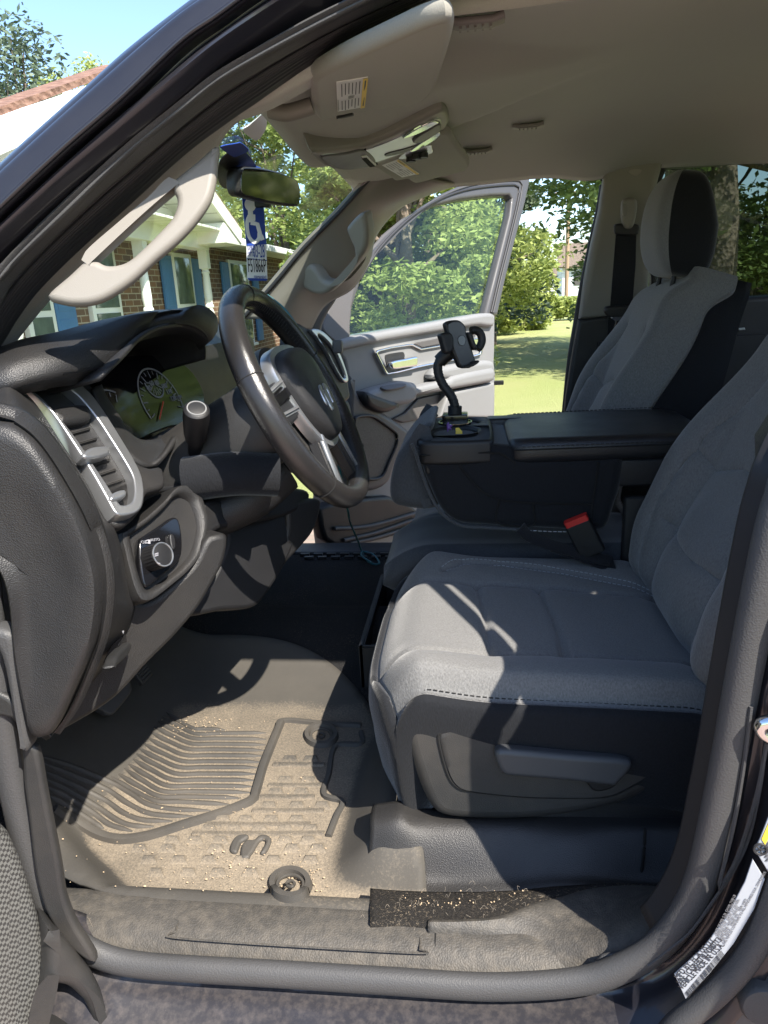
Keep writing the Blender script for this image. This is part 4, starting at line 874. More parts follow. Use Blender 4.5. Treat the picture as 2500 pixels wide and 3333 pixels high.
# kick panel at the hinge pillar
ZK = lambda l: [(.7535*a, 2100+.7535*b) for a, b in l]
kp = ZK([(-60, 300), (60, 330), (92, 480), (100, 600), (120, 750), (137, 900), (152, 1000), (190, 1140), (245, 1240), (300, 1310), (380, 1370), (410, 1360), (320, 1210), (275, 1090), (258, 980), (240, 880), (210, 730), (185, 600), (168, 500), (145, 430), (120, 440), (60, 250), (-60, 200)])
plate('kick_panel', [kp], ((0, .045, 1), (.12, -1, .05)), .014, M['plastic_dusty'], truck, bev=.005, smooth_n=90)
plate('hinge_trim', [ZK([(-60, -60), (50, -40), (75, 100), (95, 280), (118, 445), (92, 468), (70, 400), (40, 250), (0, 60)])], ((0, .03, 1), (.12, -1, .05)), .03, M['rubber'], truck, bev=.008, smooth_n=70)
# beam under the seat: trim panel, B-pillar base trim, strip of dirty carpet
Z6 = lambda l: zz(l, 1250, 2100, .7535)
st1 = PC(Z6([(-60, 745), (70, 730), (140, 760), (340, 775), (700, 785), (1120, 795), (1320, 800)]), 50, y=.235)
st2 = PC(Z6([(-60, 820), (60, 800), (200, 840), (500, 860), (800, 850), (1110, 880), (1310, 880)]), 50, y=.215)
st3 = PC(Z6([(-80, 1000), (60, 1000), (300, 1010), (560, 1000), (800, 985), (1105, 1020), (1300, 1020)]), 50, y=.185)
st4 = PC(Z6([(-80, 1060), (70, 1068), (300, 1076), (550, 1070), (760, 1050), (1000, 1040), (1120, 1045), (1300, 1050)]), 50, y=.165)
loft('under_seat_trim', [[p+V((0, .03, .0)) for p in st1], st1, st2, st3, st4, [p+V((0, .01, -.02)) for p in st4]], M['leather_dusty'], truck, n=60, mid=5, t=.008)
tube('trim_gap', PC(Z6([(1128, 795), (1122, 900), (1104, 1035)]), 16, y=.196), .0022, M['black'], truck, n=16)
ca = PC(Z6([(-60, 1050), (70, 1060), (300, 1066), (550, 1060), (760, 1040), (1000, 1030), (1180, 1040)]), 50, z=.690)
cb = PC(Z6([(-60, 1200), (70, 1195), (200, 1205), (330, 1205), (500, 1190), (640, 1140), (760, 1110), (900, 1070), (1180, 1050)]), 50, z=.712)
loft('carpet_strip', [ca, [p.lerp(q, .5)+V((0, 0, .006)) for p, q in zip(ca, cb)], cb], M['carpet_dirty'], truck, n=60, mid=8, t=.02)
s1_ = PC(Z6([(190, 1200), (330, 1200), (500, 1185), (640, 1135), (760, 1105), (900, 1065), (1100, 1045), (1250, 1050)]), 50, z=.716)
s2_ = PC(Z6([(190, 1330), (400, 1330), (600, 1320), (800, 1290), (950, 1250), (1080, 1190), (1180, 1120), (1270, 1060)]), 50, y=.05)
s3_ = PC(Z6([(190, 1430), (500, 1440), (800, 1440), (880, 1430), (960, 1390), (1080, 1330), (1200, 1250), (1330, 1110)]), 50, y=.022)
loft('sill_corner_trim', [[p+V((0, .02, -.015)) for p in s1_], s1_, s2_, s3_], M['sill'], truck, n=60, mid=5, t=.006)
rib = Z6([(885, 1430), (900, 1395), (930, 1355), (960, 1340), (1080, 1325), (1030, 1370), (980, 1405), (930, 1425)])
plate('ribbed_corner', [rib], ((0, .016, .7), (-.05, -1, .25)), .006, M['rubber'], truck, bev=.002, smooth_n=40)
# seat track
rbox('seat_track', P(1360, 2612, y=.30)+V((.0, 0, 0)), (.07, .04, .018), M['chrome'], truck, r=.004)
# ---- passenger side sill and floor edge
rbox('sill_trim', (-.2, 1.60, .655), (.95, .10, .05), M['plastic'], truck, r=.012)
bm = bmesh.new()
for k in range(12):
    for j in range(2): box(bm, V((-.56+.045*k+.02*j, 1.535-.03*j, .676)), (.03, .012, .012))
o = fin('sill_vent', bm, M['plastic'], truck, smooth=False)
# storage bin under the centre seat
bx = [P(*p, z=.70) for p in zz([(640, 1255), (715, 1265), (870, 960), (930, 860), (800, 870), (760, 890)], 950, 1400, .42194)]
b0 = V((-.30, .80, .66))
for nm, c_, d in (('bin_wall', (-.215, .72, .70), (.012, .0, .09)),): pass
bm = bmesh.new()
for a, b in (((-.245, .72), (-.245, 1.13)), ((-.245, .72), (-.05, .72)), ((-.245, 1.13), (-.05, 1.13)), ((-.05, .72), (-.05, 1.13))):
    a, b = V((*a, .715)), V((*b, .715)); box(bm, (a+b)/2, ((b-a).length+.012, .012, .11), ex=(b-a), ey=V((0, 0, 1)).cross(b-a))
box(bm, (-.147, .925, .668), (.19, .4, .01))
bmesh.ops.bevel(bm, geom=bm.edges[:], offset=.003, segments=2, affect='EDGES'); bmesh.ops.recalc_face_normals(bm, faces=bm.faces)
fin('storage_bin', bm, M['plastic'], truck, angle=30)
for yy in (.80, .98): rbox('bin_divider', (-.147, yy, .705), (.18, .01, .05), M['plastic'], truck, r=.003)
# cab rear, firewall and outer sides beyond the frame (they shade the cab)
bm = bmesh.new()
box(bm, (1.40, .93, 1.0), (.04, 1.8, .9)); box(bm, (.85, .10, .95), (.9, .04, .8)); box(bm, (.9, 1.70, .95), (1.0, .05, .75)); box(bm, (-1.22, .93, .95), (.04, 1.7, .75)); box(bm, (.15, .93, .60), (2.7, 1.75, .03))
fin('cab_shell', bm, M['plastic'], truck, smooth=False)
# ---- seats
def mkpart(name):
    e = empty(name); e.parent = truck; e.matrix_parent_inverse = Matrix.Translation(-truck.location); return e
def g_(d, w_): return math.exp(-(d/w_)**2)
def poly_d(px, py, line):
    best = 9
    for (ax_, ay_), (bx_, by_) in zip(line, line[1:]):
        dx, dy = bx_-ax_, by_-ay_; t = max(0, min(1, ((px-ax_)*dx+(py-ay_)*dy)/(dx*dx+dy*dy+1e-12))); best = min(best, math.hypot(px-ax_-t*dx, py-ay_-t*dy))
    return best
dseat = mkpart('driver_seat'); dseat['label'] = 'grey cloth driver seat with black side panel and lever'
X0, X1, Y0, Y1 = -.165, .385, .262, .792
seamsL = [[(-.06, .70), (-.02, .735), (.06, .738), (.18, .715), (.36, .665)],           # far bolster double stitch
          [(-.16, .355), (-.08, .355), (.0, .37), (.12, .385), (.36, .37)],               # near bolster
          [(.025, .37), (.02, .52), (.005, .66)], [(.145, .385), (.14, .52), (.125, .66)], # cross seams
          [(-.155, .655), (-.06, .66), (.06, .665), (.2, .65), (.36, .63)]]
def cush(u, v):
    """u 0 front..1 rear, v 0 near..1 far -> point of the cushion top"""
    x = X0+(X1-X0)*u; y = Y0+(Y1-Y0)*v
    z = .945-.018*u
    cx = abs(v-.5)*2
    z += .020*sm(.45, .85, cx)-.038*sm(.86, 1.0, cx)**2       # bolsters, rounded off at the edges
    z -= .055*(1-min(u/.14, 1))**2.2                            # front roll
    z += .010*g_(u-.15, .12)
    z -= .02*sm(.85, 1, u)
    for s_, L in enumerate(seamsL): z -= .011*g_(poly_d(x, y, L), .0065)+.003*g_(poly_d(x, y, L), .022)
    for c_ in (.08, .20): z += .006*g_(x-(c_-.06), .05)*sm(.6, .3, cx)
    # plan rounding of the front corners
    r = .10; k = max(0, 1-u/.2); x2 = x+.055*(cx**4)*k
    return V((x2, y, z))
rows = [[cush(i/130, j/120) for j in range(121)] for i in range(131)]
bm = bmesh.new(); vs = grid(bm, rows)
bmesh.ops.recalc_face_normals(bm, faces=bm.faces)
if sum(f.normal.z for f in bm.faces) < 0: bmesh.ops.reverse_faces(bm, faces=bm.faces)
solid(fin('cushion', bm, M['cloth'], dseat, angle=0), .03, tocam=False)
# skirt of the cushion below the piping: near side, front, far side
edge = [cush(1-i/60, 0) for i in range(61)]+[cush(0, j/60) for j in range(1, 61)]+[cush(i/60, 1) for i in range(1, 61)]
def outn(p): 
    d = V((p.x-.14, p.y-.527, 0)); d.x *= 1.0; return d.normalized()
rows = []
for dz, o_ in ((0, 0), (-.012, .006), (-.04, .008), (-.075, .003), (-.11, .0), (-.155, -.008), (-.20, -.022)):
    rows.append([p+outn(p)*o_+V((0, 0, dz)) for p in edge])
bm = bmesh.new(); grid(bm, rows); bmesh.ops.recalc_face_normals(bm, faces=bm.faces); solid(fin('cushion_skirt', bm, M['cloth_black'], dseat, angle=0), .01)
bm = bmesh.new(); sweep(bm, [p+outn(p)*.003+V((0, 0, -.004)) for p in edge], circ(.004, 8)); fin('piping', bm, M['cloth_black'], dseat)
def stitches(name, line, parent, mat, step=.009, r_=.0011, up=(0, 0, 1)):
    L = sum((b-a).length for a, b in zip(line, line[1:])); q = rs(line, max(int(L/step), 4)); bm = bmesh.new()
    for a, b in zip(q, q[1:]): sweep(bm, [a.lerp(b, .12), a.lerp(b, .78)], circ(r_, 5), up=up)
    return fin(name, bm, mat, parent)
stitches('stitching', [p+outn(p)*.006+V((0, 0, -.013)) for p in edge[:90]], dseat, M['thread_dark'])
stitches('stitching', [p+outn(p)*-.006+V((0, 0, .004)) for p in edge[:90]], dseat, M['thread_dark'])
def on_c(x, y, dz=.002):
    p = cush((x-X0)/(X1-X0), (y-Y0)/(Y1-Y0)); return p+V((0, 0, dz))
for off in (-.0075, .0075):
    L = rs([V((a, b, 0)) for a, b in seamsL[0]], 60); N_ = [(L[min(i+1, 59)]-L[max(i-1, 0)]).normalized() for i in range(60)]
    stitches('stitching', [on_c(p.x-n.y*off, p.y+n.x*off) for p, n in zip(L, N_)], dseat, M['thread'], r_=.0009)
L = rs([V((a, b, 0)) for a, b in seamsL[1]], 60); stitches('stitching', [on_c(p.x, p.y-.007) for p in L[20:]], dseat, M['thread'], r_=.0007)
# backrest: local frame a = up the recline, b = towards the rear
def make_back(seat, y0, y1, xb, zb, mirror, rec=22, H=.60, top=.20):
    a = V((math.sin(rad(rec)), 0, math.cos(rad(rec)))); b = V((math.cos(rad(rec)), 0, -math.sin(rad(rec))))
    O = V((xb, (y0+y1)/2, zb)); hw = (y1-y0)/2
    def wid(h): return hw*(.94+.08*sm(0, .12, h)-top*sm(.30, .60, h)**1.2-.10*sm(H-.05, H, h)**2)
    seams = [[(-.185, .02), (-.20, .18), (-.18, .34), (-.11, .46)], [(.185, .02), (.20, .18), (.18, .34), (.11, .46)], [(-.18, .30), (-.12, .28), (-.02, .31), (.02, .31), (.12, .28), (.18, .30)], [(-.17, .16), (0, .145), (.17, .16)]]
    def front(v, h):
        w_ = wid(h); s_ = v*w_; d = -.0
        c = abs(v); d -= .055*sm(.45, .82, c)*sm(.52, .25, h)*(.5+.5*sm(0, .15, h)); d += .085*sm(.84, 1.0, c)**2
        d -= .035*g_(h-.12, .12)*sm(.6, .2, c)
        d += .05*sm(.50, .60, h)**2+.05*sm(.06, 0, h)
        for L in seams: d += .011*g_(poly_d(s_, h, L), .0065)+.003*g_(poly_d(s_, h, L), .022)
        return O+V((0, s_, 0))+a*h+b*d
    rows = [[front(-1+2*j/100, H*i/110) for j in range(101)] for i in range(111)]
    bm = bmesh.new(); grid(bm, rows); solid(fin('backrest', bm, M['cloth'], seat, angle=0), .02, tocam=False)
    # side and rear shell
    rim_ = [front(-1, H*i/50) for i in range(51)]+[front(-1+2*j/40, H) for j in range(1, 40)]+[front(1, H*(1-i/50)) for i in range(51)]
    def back_p(p, d):
        q = p-O; s_ = q.y; h = q.dot(a); dd = q.dot(b); k = .97 if d > .1 else 1.0
        return O+V((0, s_*k, 0))+a*min(h, H-.0+.0)+b*(dd*(1-min(d/.16, 1))+d)
    rows = [rim_]+[[back_p(p, d)+V((0, math.copysign(.004 if d < .1 else -.02, p.y-O.y), 0)) for p in rim_] for d in (.02, .06, .11, .145, .165)]
    bm = bmesh.new(); grid(bm, rows)
    last = rows[-1]; bm.faces.new([bm.verts.new(p) for p in last])
    bmesh.ops.recalc_face_normals(bm, faces=bm.faces); fin('backrest_side', bm, M['cloth_black'], seat, angle=60)
    for sd in (-1, 1):
        stitches('stitching', [front(sd*.97, H*i/40)+V((0, 0, 0))-b*.002 for i in range(2, 40)], seat, M['thread_dark'])
        L = rs([V((p, q, 0)) for p, q in seams[0 if sd < 0 else 1]], 40); stitches('stitching', [front((p.x+sd*.010)/wid(p.y), p.y)-b*.002 for p in L], seat, M['thread'], r_=.0008)
    L = rs([V((p, q+.008, 0)) for p, q in seams[2]], 40); stitches('stitching', [front(p.x/wid(p.y), p.y)-b*.002 for p in L], seat, M['thread_dark'], r_=.0009)
    return O, a, b, H
make_back(dseat, .262, .775, .345, .90, 1)
# driver side shield with its recess and recline lever
sh = Z6([(80, 330), (110, 300), (170, 288), (320, 300), (700, 335), (1000, 345), (1200, 330), (1330, 300), (1480, 230), (1560, 180), (1560, 330), (1480, 400), (1380, 500), (1250, 590), (1120, 660), (980, 710), (800, 745), (600, 765), (400, 765), (260, 750), (200, 705), (150, 600), (100, 440)])
shp = ((0, .243, .8), (.05, -1, .12))
sd_ = plate('side_shield', [sh], shp, .06, M['plastic_dusty'], dseat, bev=.018, res=6, smooth_n=120)
plate('shield_lower_shade', [Z6([(270, 735), (700, 700), (1000, 640), (1250, 540), (1480, 380), (1560, 380), (1560, 805), (1120, 800), (700, 790), (340, 776)])], ((0, .262, .8), (.02, -1, .10)), .08, M['leather'], dseat, bev=.010, smooth_n=0)  # dark plate standing in for the shaded, downward-facing part of the shield
rcs = Z6([(235, 400), (255, 375), (310, 362), (500, 375), (900, 405), (1180, 425), (1240, 435), (1255, 460), (1230, 500), (1130, 570), (1040, 620), (960, 650), (800, 655), (600, 650), (380, 628), (310, 605), (270, 540)])
bm = bmesh.new(); sn_ = V(shp[1]).normalized(); sn_ = sn_ if sn_.dot(CAM-V(shp[0])) > 0 else -sn_
rp = rs([P(*p, pl=shp)+sn_*.0006 for p in rcs], 120, True); sweep(bm, rp, circ(.0026, 8), up=sn_, closed=True); fin('shield_groove', bm, M['black'], dseat)
pad('shield_inset', [P(*p, pl=shp)+sn_*.001 for p in rcs], (V(shp[0])+sn_*.001, shp[1]), [(1, -.001), (.975, .0035), (.93, .0035), (.3, .0025)], M['plastic_dusty'], dseat, n=90, world=True)
hd = Z6([(480, 480), (492, 458), (540, 455), (800, 478), (1000, 492), (1060, 505), (1074, 520), (1062, 550), (1010, 605), (985, 614), (800, 592), (560, 572), (515, 560), (495, 530)])
plate('recline_lever', [hd], (V(shp[0])+sn_*.026, shp[1]), .024, M['lever'], dseat, bev=.008, res=5, smooth_n=90)
plate('lever_hub', [Z6([(860, 560), (900, 540), (1000, 540), (1010, 600), (960, 630), (900, 628)])], (V(shp[0])+sn_*.008, shp[1]), .02, M['plastic'], dseat, bev=.004, smooth_n=40)
# ---- passenger seat
pseat = mkpart('passenger_seat'); pseat['label'] = 'grey cloth passenger seat with a tall headrest'
O, a, b, H = make_back(pseat, 1.10, 1.60, .305, .945, -1, 19, .625, .36)
rows = [[V((-.16+.5*i/20, 1.10+.52*j/20, .93+.02*sm(.5, .9, abs(j/10-1))-.03*(1-min(i/4, 1))**2)) for j in range(21)] for i in range(21)]
bm = bmesh.new(); grid(bm, rows); o = fin('cushion', bm, M['cloth'], pseat, angle=0); solid(o, .15)
# headrest: rounded block, grey front, black sides
hc = P(2206, 738, y=1.335); ha = V((.16, 0, 1)).normalized(); hb = V((1, 0, -.16)).normalized()
bm = bmesh.new(); bmesh.ops.create_uvsphere(bm, u_segments=64, v_segments=40, radius=1)
for f in bm.faces:
    c_ = f.calc_center_median(); az_ = abs(math.degrees(math.atan2(c_.y, c_.x))); f.material_index = 1 if az_ < 118 and abs(c_.z) < .985 else 0
for v in bm.verts:
    x, y, z = v.co; e = lambda t, p: math.copysign(abs(t)**p, t)
    q = V((e(x, .5)*.074, e(y, .34)*.125, e(z, .55)*.122)); q.y *= 1-.12*max(q.z/.122, 0)
    q.x *= 1-.30*abs(q.z/.122)**2 if q.x < 0 else 1-.45*max(q.z/.122, 0)
    v.co = hc+hb*q.x+V((0, q.y, 0))+ha*q.z-hb*.012*(q.z/.118)
hr = fin('headrest', bm, [M['cloth_light'], M['cloth_black']], pseat, angle=0)
for s_ in (-1, 1):
    bm = bmesh.new(); sweep(bm, [hc+V((0, s_*.07, 0))-ha*.10, hc+V((0, s_*.07, 0))-ha*.20], circ(.006, 10), up=(0, 1, 0)); fin('headrest_post', bm, M['plastic'], pseat)
# ---- folded centre seat: console with lid, cup tray, front cushion, lower cushion
con = mkpart('center_console'); con['label'] = 'black folded centre seat used as console with padded lid'
ZC = lambda l: zz(l, 1250, 1000, .7535)
side = ZC([(150, 602), (175, 594), (360, 594), (540, 600), (575, 630), (630, 648), (900, 645), (1030, 640), (1030, 760), (1000, 860), (960, 960), (880, 972), (780, 968), (600, 958), (420, 948), (330, 938), (270, 905), (230, 855), (195, 780), (160, 690), (135, 620)])
plate('console_body', [side], ((0, .755, 1.1), (0, -1, 0)), .31, M['cloth_black'], con, bev=.022, res=5, smooth_n=110)
for L in ([(300, 630), (340, 700), (400, 770), (470, 820), (600, 842), (900, 850)], [(160, 640), (320, 632), (480, 628), (520, 640), (570, 675)], [(925, 670), (915, 760), (900, 850), (893, 960)], [(497, 832), (492, 930), (640, 938), (645, 848)]):
    tube('body_seam', PC(ZC(L), 40, y=.7535), .0024, M['black'], con, n=40, up=(0, 1, 0), seg=6)
stitches('stitching', PC(ZC([(600, 962), (700, 968), (800, 970), (880, 972)]), 30, y=.753), con, M['thread'], up=(0, 1, 0))
fc = ZC([(20, 800), (28, 730), (50, 655), (85, 600), (130, 550), (190, 505), (215, 520), (170, 600), (190, 720), (220, 830), (230, 872), (180, 884), (120, 880), (55, 868), (28, 845)])
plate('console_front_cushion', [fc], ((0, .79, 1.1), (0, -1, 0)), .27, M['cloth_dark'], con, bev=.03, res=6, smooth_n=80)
tube('piping', PC(ZC([(120, 590), (140, 640), (165, 720), (205, 820), (250, 890), (330, 942), (440, 952), (600, 962)]), 50, y=.753), .0035, M['cloth_dark'], con, n=50, up=(0, 1, 0))
# lid: padded box
YC = .915
bm = bmesh.new(); rows = []
zl = 1.184
def lz(x): return zl+.006*(x-.08)/.4
for x, s_, th in ((.074, .60, .010), (.077, .90, .022), (.088, .985, .026), (.12, 1, .027), (.25, 1.005, .026), (.36, .985, .025), (.44, .96, .023), (.47, .9, .018), (.48, .6, .01)):
    rows.append([V((x, YC+a_*s_, lz(x)+b_*th/.027)) for a_, b_ in rrect(.33, .054, .021, 6)])
vs = grid(bm, rows, closeu=True); bm.faces.new(vs[0]); bm.faces.new(vs[-1]); bmesh.ops.recalc_face_normals(bm, faces=bm.faces)
lid = fin('armrest_lid', bm, M['vinyl'], con, angle=0)
rbox('armrest_base', (.28, YC, 1.135), (.38, .30, .06), M['vinyl'], con, r=.012)
stitches('stitching', [V((x, YC-.1655, lz(x)+.012)) for x in [.1+.34*i/20 for i in range(21)]], con, M['thread_dark'], up=(0, 1, 0))
tube('lid_seam', [V((x, YC-.1660, lz(x)+.006)) for x in [.085+.36*i/20 for i in range(21)]], .0014, M['black'], con, up=(0, 1, 0))
stitches('stitching', [V((x, YC+.145, lz(x)+.027)) for x in [.1+.34*i/20 for i in range(21)]], con, M['thread_dark'], up=(0, 1, 0))
# cup tray with two wells, and the bin behind it
TZ = 1.212
tp = ((0, .9, TZ), (0, 0, 1))
def circp(cx, cy, rx, ry, n=36): return [V((cx+rx*math.cos(2*math.pi*i/n), cy+ry*math.sin(2*math.pi*i/n), TZ)) for i in range(n)]
c1_, c2_ = P(1482, 1400, z=TZ), P(1496, 1371, z=TZ)
CUPS = ((c1_.x, c1_.y), (c2_.x, c2_.y)); RX, RY = .047, min(.052, (c2_.y-c1_.y)/2-.006)
tx0, tx1, ty0, ty1 = c1_.x-.082, c1_.x+.082, .752, max(1.02, c2_.y+RY+.012)
tray = [V((x, y, TZ)) for x, y in ((tx0+.03, ty0), (tx1-.03, ty0), (tx1-.004, ty0+.02), (tx1, (ty0+ty1)/2), (tx1-.004, ty1-.02), (tx1-.03, ty1), (tx0+.03, ty1), (tx0+.005, ty1-.03), (tx0, (ty0+ty1)/2), (tx0+.005, ty0+.03))]
ct = plate('cup_tray', [tray]+[circp(x, y, RX, RY) for x, y in CUPS], tp, .05, M['plastic'], con, bev=.009, res=5, smooth_n=110, world=True, sharp=(1, 2))
for x, y in CUPS:
    bm = bmesh.new(); vs = grid(bm, [[p+V((0, 0, d)) + (V((x, y, TZ))-p)*k for p in circp(x, y, RX+.002, RY+.002)] for d, k in ((-.008, 0), (-.05, .05), (-.095, .1))], closeu=True); bm.faces.new(vs[-1]); fin('cup_well', bm, M['black'], con)
rbox('tray_side', ((tx0+.075)/2+.01, (ty0+ty1)/2, 1.165), (.075-tx0-.02, ty1-ty0-.01, .05), M['plastic'], con, r=.010)
rbox('coin_bin', (tx1+.03, .90, 1.178), (.075, .26, .02), M['black'], con, r=.004)
rbox('bin_rim', (tx1+.03, 1.02, 1.195), (.085, .05, .035), M['vinyl'], con, r=.010)
# lower centre cushion
rows = [[V((-.20+.56*i/24, .80+.28*j/20, .955+.008*sm(.3, .9, abs(j/10-1))-.05*(1-min(i/5, 1))**2-.035*sm(.8, 1, abs(j/10-1)))) for j in range(21)] for i in range(25)]
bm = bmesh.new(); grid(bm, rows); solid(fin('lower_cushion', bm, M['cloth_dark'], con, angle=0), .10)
rbox('cushion_base', (.08, .94, .80), (.5, .26, .2), M['plastic'], con, r=.03)
# buckle with its red button, and the strap beside it
bk = rs([P(1900, 1785, y=.80), P(1955, 1790, y=.80)], 2)
bp0, bp1 = P(1880, 1702, y=.738), P(1930, 1800, y=.738)
bm = bmesh.new(); sweep(bm, [bp0, bp1], rrect(.052, .022, .005), up=(-.3, -1, .2)); bmesh.ops.recalc_face_normals(bm, faces=bm.faces); bmesh.ops.bevel(bm, geom=[e for e in bm.edges], offset=.001, segments=1, affect='EDGES')
bu = fin('seat_belt_buckle', bm, M['plastic'], truck, angle=30)
dv = (bp0-bp1).normalized(); bm = bmesh.new(); sweep(bm, [bp0+dv*-.001, bp0+dv*.012], rrect(.048, .019, .004), up=(-.3, -1, .2)); fin('release_button', bm, M['red'], bu, angle=30)
tube('buckle_strap', PC(ZC([(590, 950), (620, 985), (700, 1020), (800, 1050), (900, 1080), (985, 1100), (960, 1112), (850, 1075), (720, 1030)]), 40, y=.735), rrect(.03, .003, .001), M['belt'], truck, n=40, up=(0, -.5, 1))
# seat hinge cover between cushion and back
rbox('hinge_cover', (.36, .792, .97), (.10, .02, .22), M['plastic'], dseat, r=.02)
# ---- passenger side: B-pillar trim, belt, rear window
Z7 = lambda l: zz(l, 1600, 480, .5425)
pbl = tump(1.72)
up_ = Z7([(525, 1035), (560, 800), (600, 600), (650, 380), (678, 190), (672, 140), (640, 100), (600, 60), (760, 30), (950, -10), (1120, -30), (1120, 10), (1060, 60), (1030, 110), (1005, 200), (985, 300), (970, 500), (955, 700), (940, 1010)])
plate('pillar_trim', [up_], pbl, .06, M['beige_plastic'], truck, bev=.02, res=5, smooth_n=0)
lo_ = Z7([(522, 1036), (700, 1010), (960, 1000), (1100, 1000), (1100, 1600), (600, 1650), (430, 1650), (445, 1500), (480, 1270)])
plate('pillar_lower_trim', [lo_], ((0, 1.705, 1.25), (0, 1, .03)), .07, M['leather'], truck, bev=.012, smooth_n=0)
tube('door_seal', PC(Z7([(-420, 240), (-200, 160), (0, 110), (200, 85), (420, 70), (540, 66), (610, 85), (655, 125), (672, 190), (645, 380), (595, 600), (548, 830), (505, 1080), (470, 1300), (440, 1600), (420, 1800)]), 90, y=1.74), .011, M['rubber_ribbed'], truck, n=90)
# seat belt: guide, webbing, lower latch
bl_ = tump(1.66)
belt = empty('seat_belt'); belt.parent = truck; belt.matrix_parent_inverse = Matrix.Translation(-truck.location)
plate('belt_webbing', [Z7([(748, 500), (870, 508), (865, 700), (845, 960), (712, 955), (728, 750)])], bl_, .004, M['belt'], belt, bev=.001, smooth_n=0)
plate('guide_ring', [Z7([(738, 490), (745, 462), (800, 455), (870, 460), (890, 480), (880, 518), (850, 530), (770, 528), (742, 515)])], tump(1.645), .02, M['leather'], belt, bev=.006)
plate('guide_cover', [Z7([(782, 380), (786, 330), (800, 308), (835, 300), (868, 310), (878, 345), (872, 400), (862, 450), (848, 480), (825, 490), (800, 480), (786, 440)])], tump(1.635), .03, M['beige_plastic'], belt, bev=.010, smooth_n=50)
plate('height_button', [Z7([(785, 350), (800, 342), (810, 360), (806, 400), (790, 408)])], tump(1.628), .02, M['beige_plastic'], belt, bev=.004, smooth_n=30)
plate('belt_stop', [Z7([(690, 960), (840, 955), (845, 1000), (830, 1025), (705, 1020)])], tump(1.645), .03, M['leather'], belt, bev=.008, smooth_n=40)
plate('latch_tongue', [Z7([(718, 1020), (818, 1018), (805, 1040), (798, 1100), (760, 1112), (738, 1095), (742, 1045)]), Z7([(750, 1045), (775, 1042), (770, 1085), (752, 1088)])], tump(1.64), .005, M['chrome'], belt, bev=.001, smooth_n=40)
plate('belt_webbing', [Z7([(700, 1020), (830, 1015), (800, 1180), (650, 1400), (600, 1400), (690, 1200)])], bl_, .004, M['belt'], belt, bev=.001, smooth_n=0)
plate('airbag_badge', [Z7([(822, 145), (850, 130), (900, 135), (880, 165), (850, 168)])], tump(1.718), .003, M['beige'], truck, bev=.001)
# rear passenger door with its tinted window
rd = tump(1.80)
rw_o = Z7([(985, 290), (1010, 180), (1050, 80), (1110, 5), (1300, -40), (1700, -90), (1900, -100), (1900, 1100), (1400, 1150), (960, 1000), (955, 700)])
rw_i = Z7([(1005, 240), (1020, 150), (1060, 75), (1110, 50), (1300, 42), (1700, 12), (1850, 5), (1850, 880), (1660, 890), (1500, 900), (1000, 920), (985, 500)])
pr = empty('rear_door'); pr.parent = truck; pr.matrix_parent_inverse = Matrix.Translation(-truck.location); pr['label'] = 'closed rear passenger door with a dark tinted window'
plate('window_frame', [rw_o, rw_i], rd, .04, M['leather'], pr, bev=.008, smooth_n=0)
plate('window_glass', [rw_o], tump(1.82), .004, M['glass_tint'], pr, bev=.001, smooth_n=0)
plate('door_trim', [Z7([(1000, 915), (1500, 900), (1900, 880), (1900, 1700), (1000, 1700)])], tump(1.76, .02), .05, M['leather'], pr, bev=.015, smooth_n=0)
plate('door_latch', [Z7([(1480, 1085), (1520, 1080), (1525, 1095), (1490, 1100)])], tump(1.74, .02), .01, M['silver'], pr, bev=.002, smooth_n=0)
# ---- front passenger door, swung open
door = empty('passenger_door'); door.parent = truck; door.matrix_parent_inverse = Matrix.Translation(-truck.location); door['label'] = 'open passenger door with grey panel, armrest and speaker'
DH = V((-.50, 1.86, 1.36)); DD = V((.59, .81, 0)).normalized(); DI = V((DD.y, -DD.x, 0))     # inward normal (towards the cab)
DP = (DH, DI); ZD = lambda l: zz(l, 1000, 900, .42194)
def dp(k): return (DH+DI*k, DI)
DUP = (DH, (DI+V((0, 0, .24))).normalized())
lower = ZD([(212, 515), (330, 465), (600, 420), (1000, 352), (1300, 298), (1430, 285), (1452, 300), (1450, 560), (1445, 660), (1455, 760), (1450, 1100), (1440, 1300), (1400, 1900), (1000, 2100), (500, 2300), (200, 2300), (150, 1900), (180, 1400), (330, 1040), (345, 900), (290, 650), (235, 570)])
plate('door_panel', [lower], DP, .09, M['doorgrey'], door, bev=.012, smooth_n=0)
plate('belt_rail', [ZD([(212, 515), (330, 468), (600, 425), (1000, 352), (1330, 290), (1425, 284), (1450, 300), (1450, 380), (1380, 385), (1310, 380), (1000, 430), (600, 500), (330, 562), (250, 575), (225, 550)])], dp(.025), .06, M['doorgrey'], door, bev=.016, res=5, smooth_n=80)
fr_o = [(1060, 1075), (1040, 1000), (1180, 860), (1240, 800), (1300, 740), (1380, 670), (1450, 625), (1530, 590), (1620, 572), (1728, 570), (1725, 600), (1712, 660), (1680, 780), (1650, 900), (1622, 1025), (1500, 1050), (1300, 1085), (1140, 1120), (1070, 1135)]
fr_i = [(1140, 1095), (1150, 1000), (1180, 905), (1220, 830), (1280, 760), (1340, 710), (1420, 668), (1500, 648), (1600, 636), (1660, 634), (1668, 645), (1660, 700), (1635, 800), (1605, 920), (1580, 1020), (1400, 1052), (1250, 1080)]
plate('window_frame', [fr_o, fr_i], DUP, .05, M['doorpaint'], door, bev=.014, res=4, smooth_n=0)
n2 = V(DUP[1])
